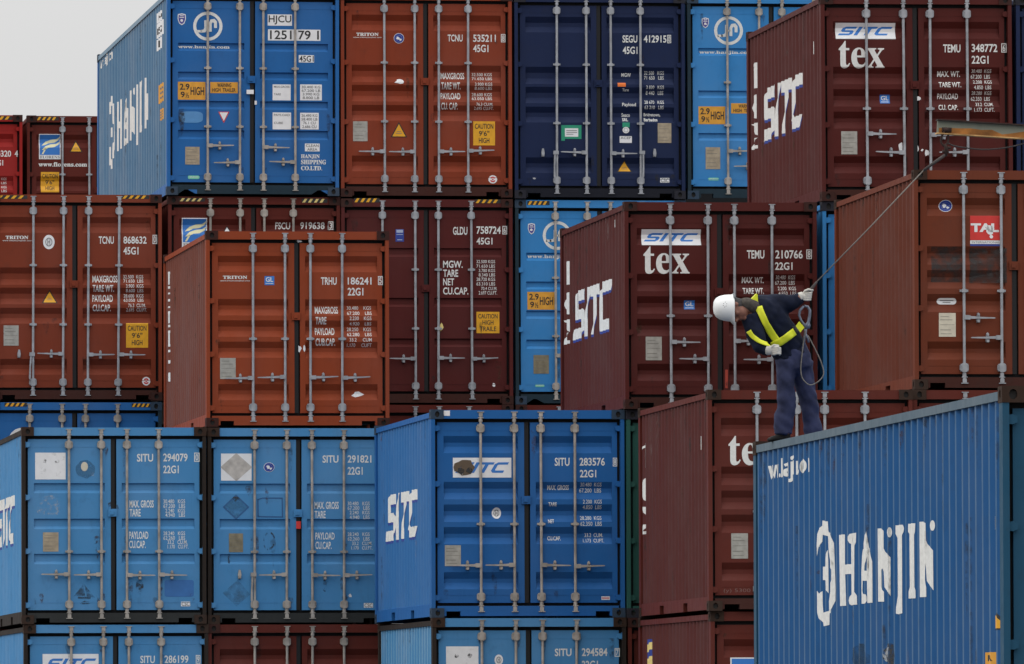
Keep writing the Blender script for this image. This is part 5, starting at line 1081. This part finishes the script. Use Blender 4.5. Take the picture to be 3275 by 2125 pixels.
# snap hook and lanyard
mb = MB(); hd = -.09
loop = [(945, 342), (915, 375), (906, 415), (920, 455), (948, 498), (965, 505), (985, 470), (994, 420), (996, 378), (978, 346), (950, 342)]
mb.tube([pt(x, y, hd) for x, y in loop], [.011, .011, .010, .010, .011, .014, .013, .012, .012, .011, .011], 8)
mb.prism([(pt(x, y).x, pt(x, y).z) for x, y in ((944, 492), (988, 470), (1000, 500), (994, 525), (955, 530))], hd - .012, hd + .012)
hook = mb.build('snap_hook', [HOOKM], harness, True)
mb = MB(); mb.tube([pt(x, y, hd) for x, y in ((962, 522), (958, 560), (950, 600), (940, 660))], .012, 8); mb.tube([pt(955, 560, hd), pt(972, 600, hd), pt(985, 640, hd)], .010, 8)
mb.build('lanyard_eye', [HOOKM], harness, True)
def smooth_path(P_, k=6):
    o = []
    for i in range(len(P_) - 1):
        p0, p1, p2, p3 = P_[max(i - 1, 0)], P_[i], P_[i + 1], P_[min(i + 2, len(P_) - 1)]
        for j in range(k):
            t = j / k
            o.append(.5 * ((2 * p1) + (p2 - p0) * t + (2 * p0 - 5 * p1 + 4 * p2 - p3) * t * t + (3 * p1 - p0 - 3 * p2 + p3) * t ** 3))
    return o + [P_[-1]]
mb = MB()
mb.tube(smooth_path([pt(x, y, -.12 + .0 * i) for i, (x, y) in enumerate(((955, 545), (938, 640), (920, 780), (914, 870), (930, 940), (985, 988), (1045, 970), (1092, 925), (1103, 880), (1085, 810), (1050, 730), (1010, 650), (975, 585)))]), .005, 8)
mb.build('lanyard', [ROPEM], harness, True)

# ------------------------------------------------------------------ rusty lifting beam, tag line, slack wire
bx = Vector((PO.x, 72.6, PO.z))
RUSTB = paint('rusty_pale_green_beam_paint', (.20, .21, .165), .4, .1, .5)
RUSTL = mat('orange_rust', (.30, .12, .025), .8, vary=.5, scale=9)
RUSTD = mat('dark_rust', (.030, .015, .011), .85, vary=.4, scale=20)
beam = bpy.data.objects.new('steel_bar', None); col.objects.link(beam); beam.location = bx + Vector((1.243, 0, 2.645))
beam.rotation_euler = (0, R(3.2), 0)
tag(beam, 'rusty pale steel beam end jutting in from the right edge', 'steel beam')
L_ = 3.2
mb = MB(); mb.box(.006, L_, -.012, .012, -.058, .044); mb.build('web', [RUSTB], beam)
mb = MB(); mb.box(.006, L_, -.0135, -.0125, -.060, -.022)
rl = MB()
rnd = random.Random(5)
top_ = [(.02 + .09 * i, -.018 + rnd.uniform(-.022, .016)) for i in range(36)]
rl.prism([(.02, -.058)] + [(L_ - .01, -.058)] + top_[::-1], -.0145, -.0125); rl.build('rust_band', [RUSTL], beam)
mb = MB(); mb.box(0, L_, -.05, .05, .0445, .055); mb.build('upper_flange', [RUSTD], beam)
mb = MB(); mb.box(0, L_, -.05, .05, -.069, -.0585); mb.build('lower_flange', [mat('pale_rust', (.42, .24, .09), .8, vary=.5, scale=14)], beam)
mb = MB()
sh = [(.075, -.035), (.045, -.085), (.04, -.13), (.065, -.165), (.095, -.14), (.10, -.09), (.085, -.035)]
mb.tube(smooth_path([Vector((x, -.03, z)) for x, z in sh], 4), .009, 8); mb.tube([(.08, -.055, -.03), (.08, .03, -.03)], .021, 6); mb.box(.045, .125, -.03, -.018, -.05, -.01)
mb.tube([(.07, -.03, -.15), (.09, -.03, -.19), (.085, -.03, -.25)], [.012, .017, .013], 8); mb.box(.09, .125, -.042, -.018, -.19, -.168); mb.box(.055, .11, -.036, -.024, -.225, -.2)
mb.build('shackle', [RUSTD], beam, True)
w0 = lambda x, z, d=-.03: bx + Vector((x, d, z))
hx = PO + pt(1010, 200, D1 - .012)
mb = MB()
A, B = w0(1.31, 2.40), w0(1.126, 2.269)
rope = mb
mb.tube([A, A.lerp(B, .5), B], [.013, .013, .011], 8, 1)
C1_ = PO + pt(1055, 142, D1 - .012)
mb.tube([B, B.lerp(C1_, .5) + Vector((0, 0, -.008)), C1_], .0052, 8, 0)
mb.tube([C1_, hx, PO + pt(985, 255, D1 - .008), PO + pt(955, 300, D1 - .008)], [.009, .014, .013, .010], 8, 1)
tl = mb.build('tag_line', [ROPEM, DROPE], None, True)
tag(tl, 'taut grey rope from the worker\'s raised hand up to the rusty beam', 'rope')
mb = MB(); mb.tube(smooth_path([w0(1.33, 2.50), w0(1.42, 2.47), w0(1.68, 2.448), w0(2.0, 2.505), w0(2.5, 2.70)]), .0062, 6)
sw = mb.build('slack_wire', [DROPE], None, True); tag(sw, 'thin dark wire sagging below the rusty beam', 'wire')
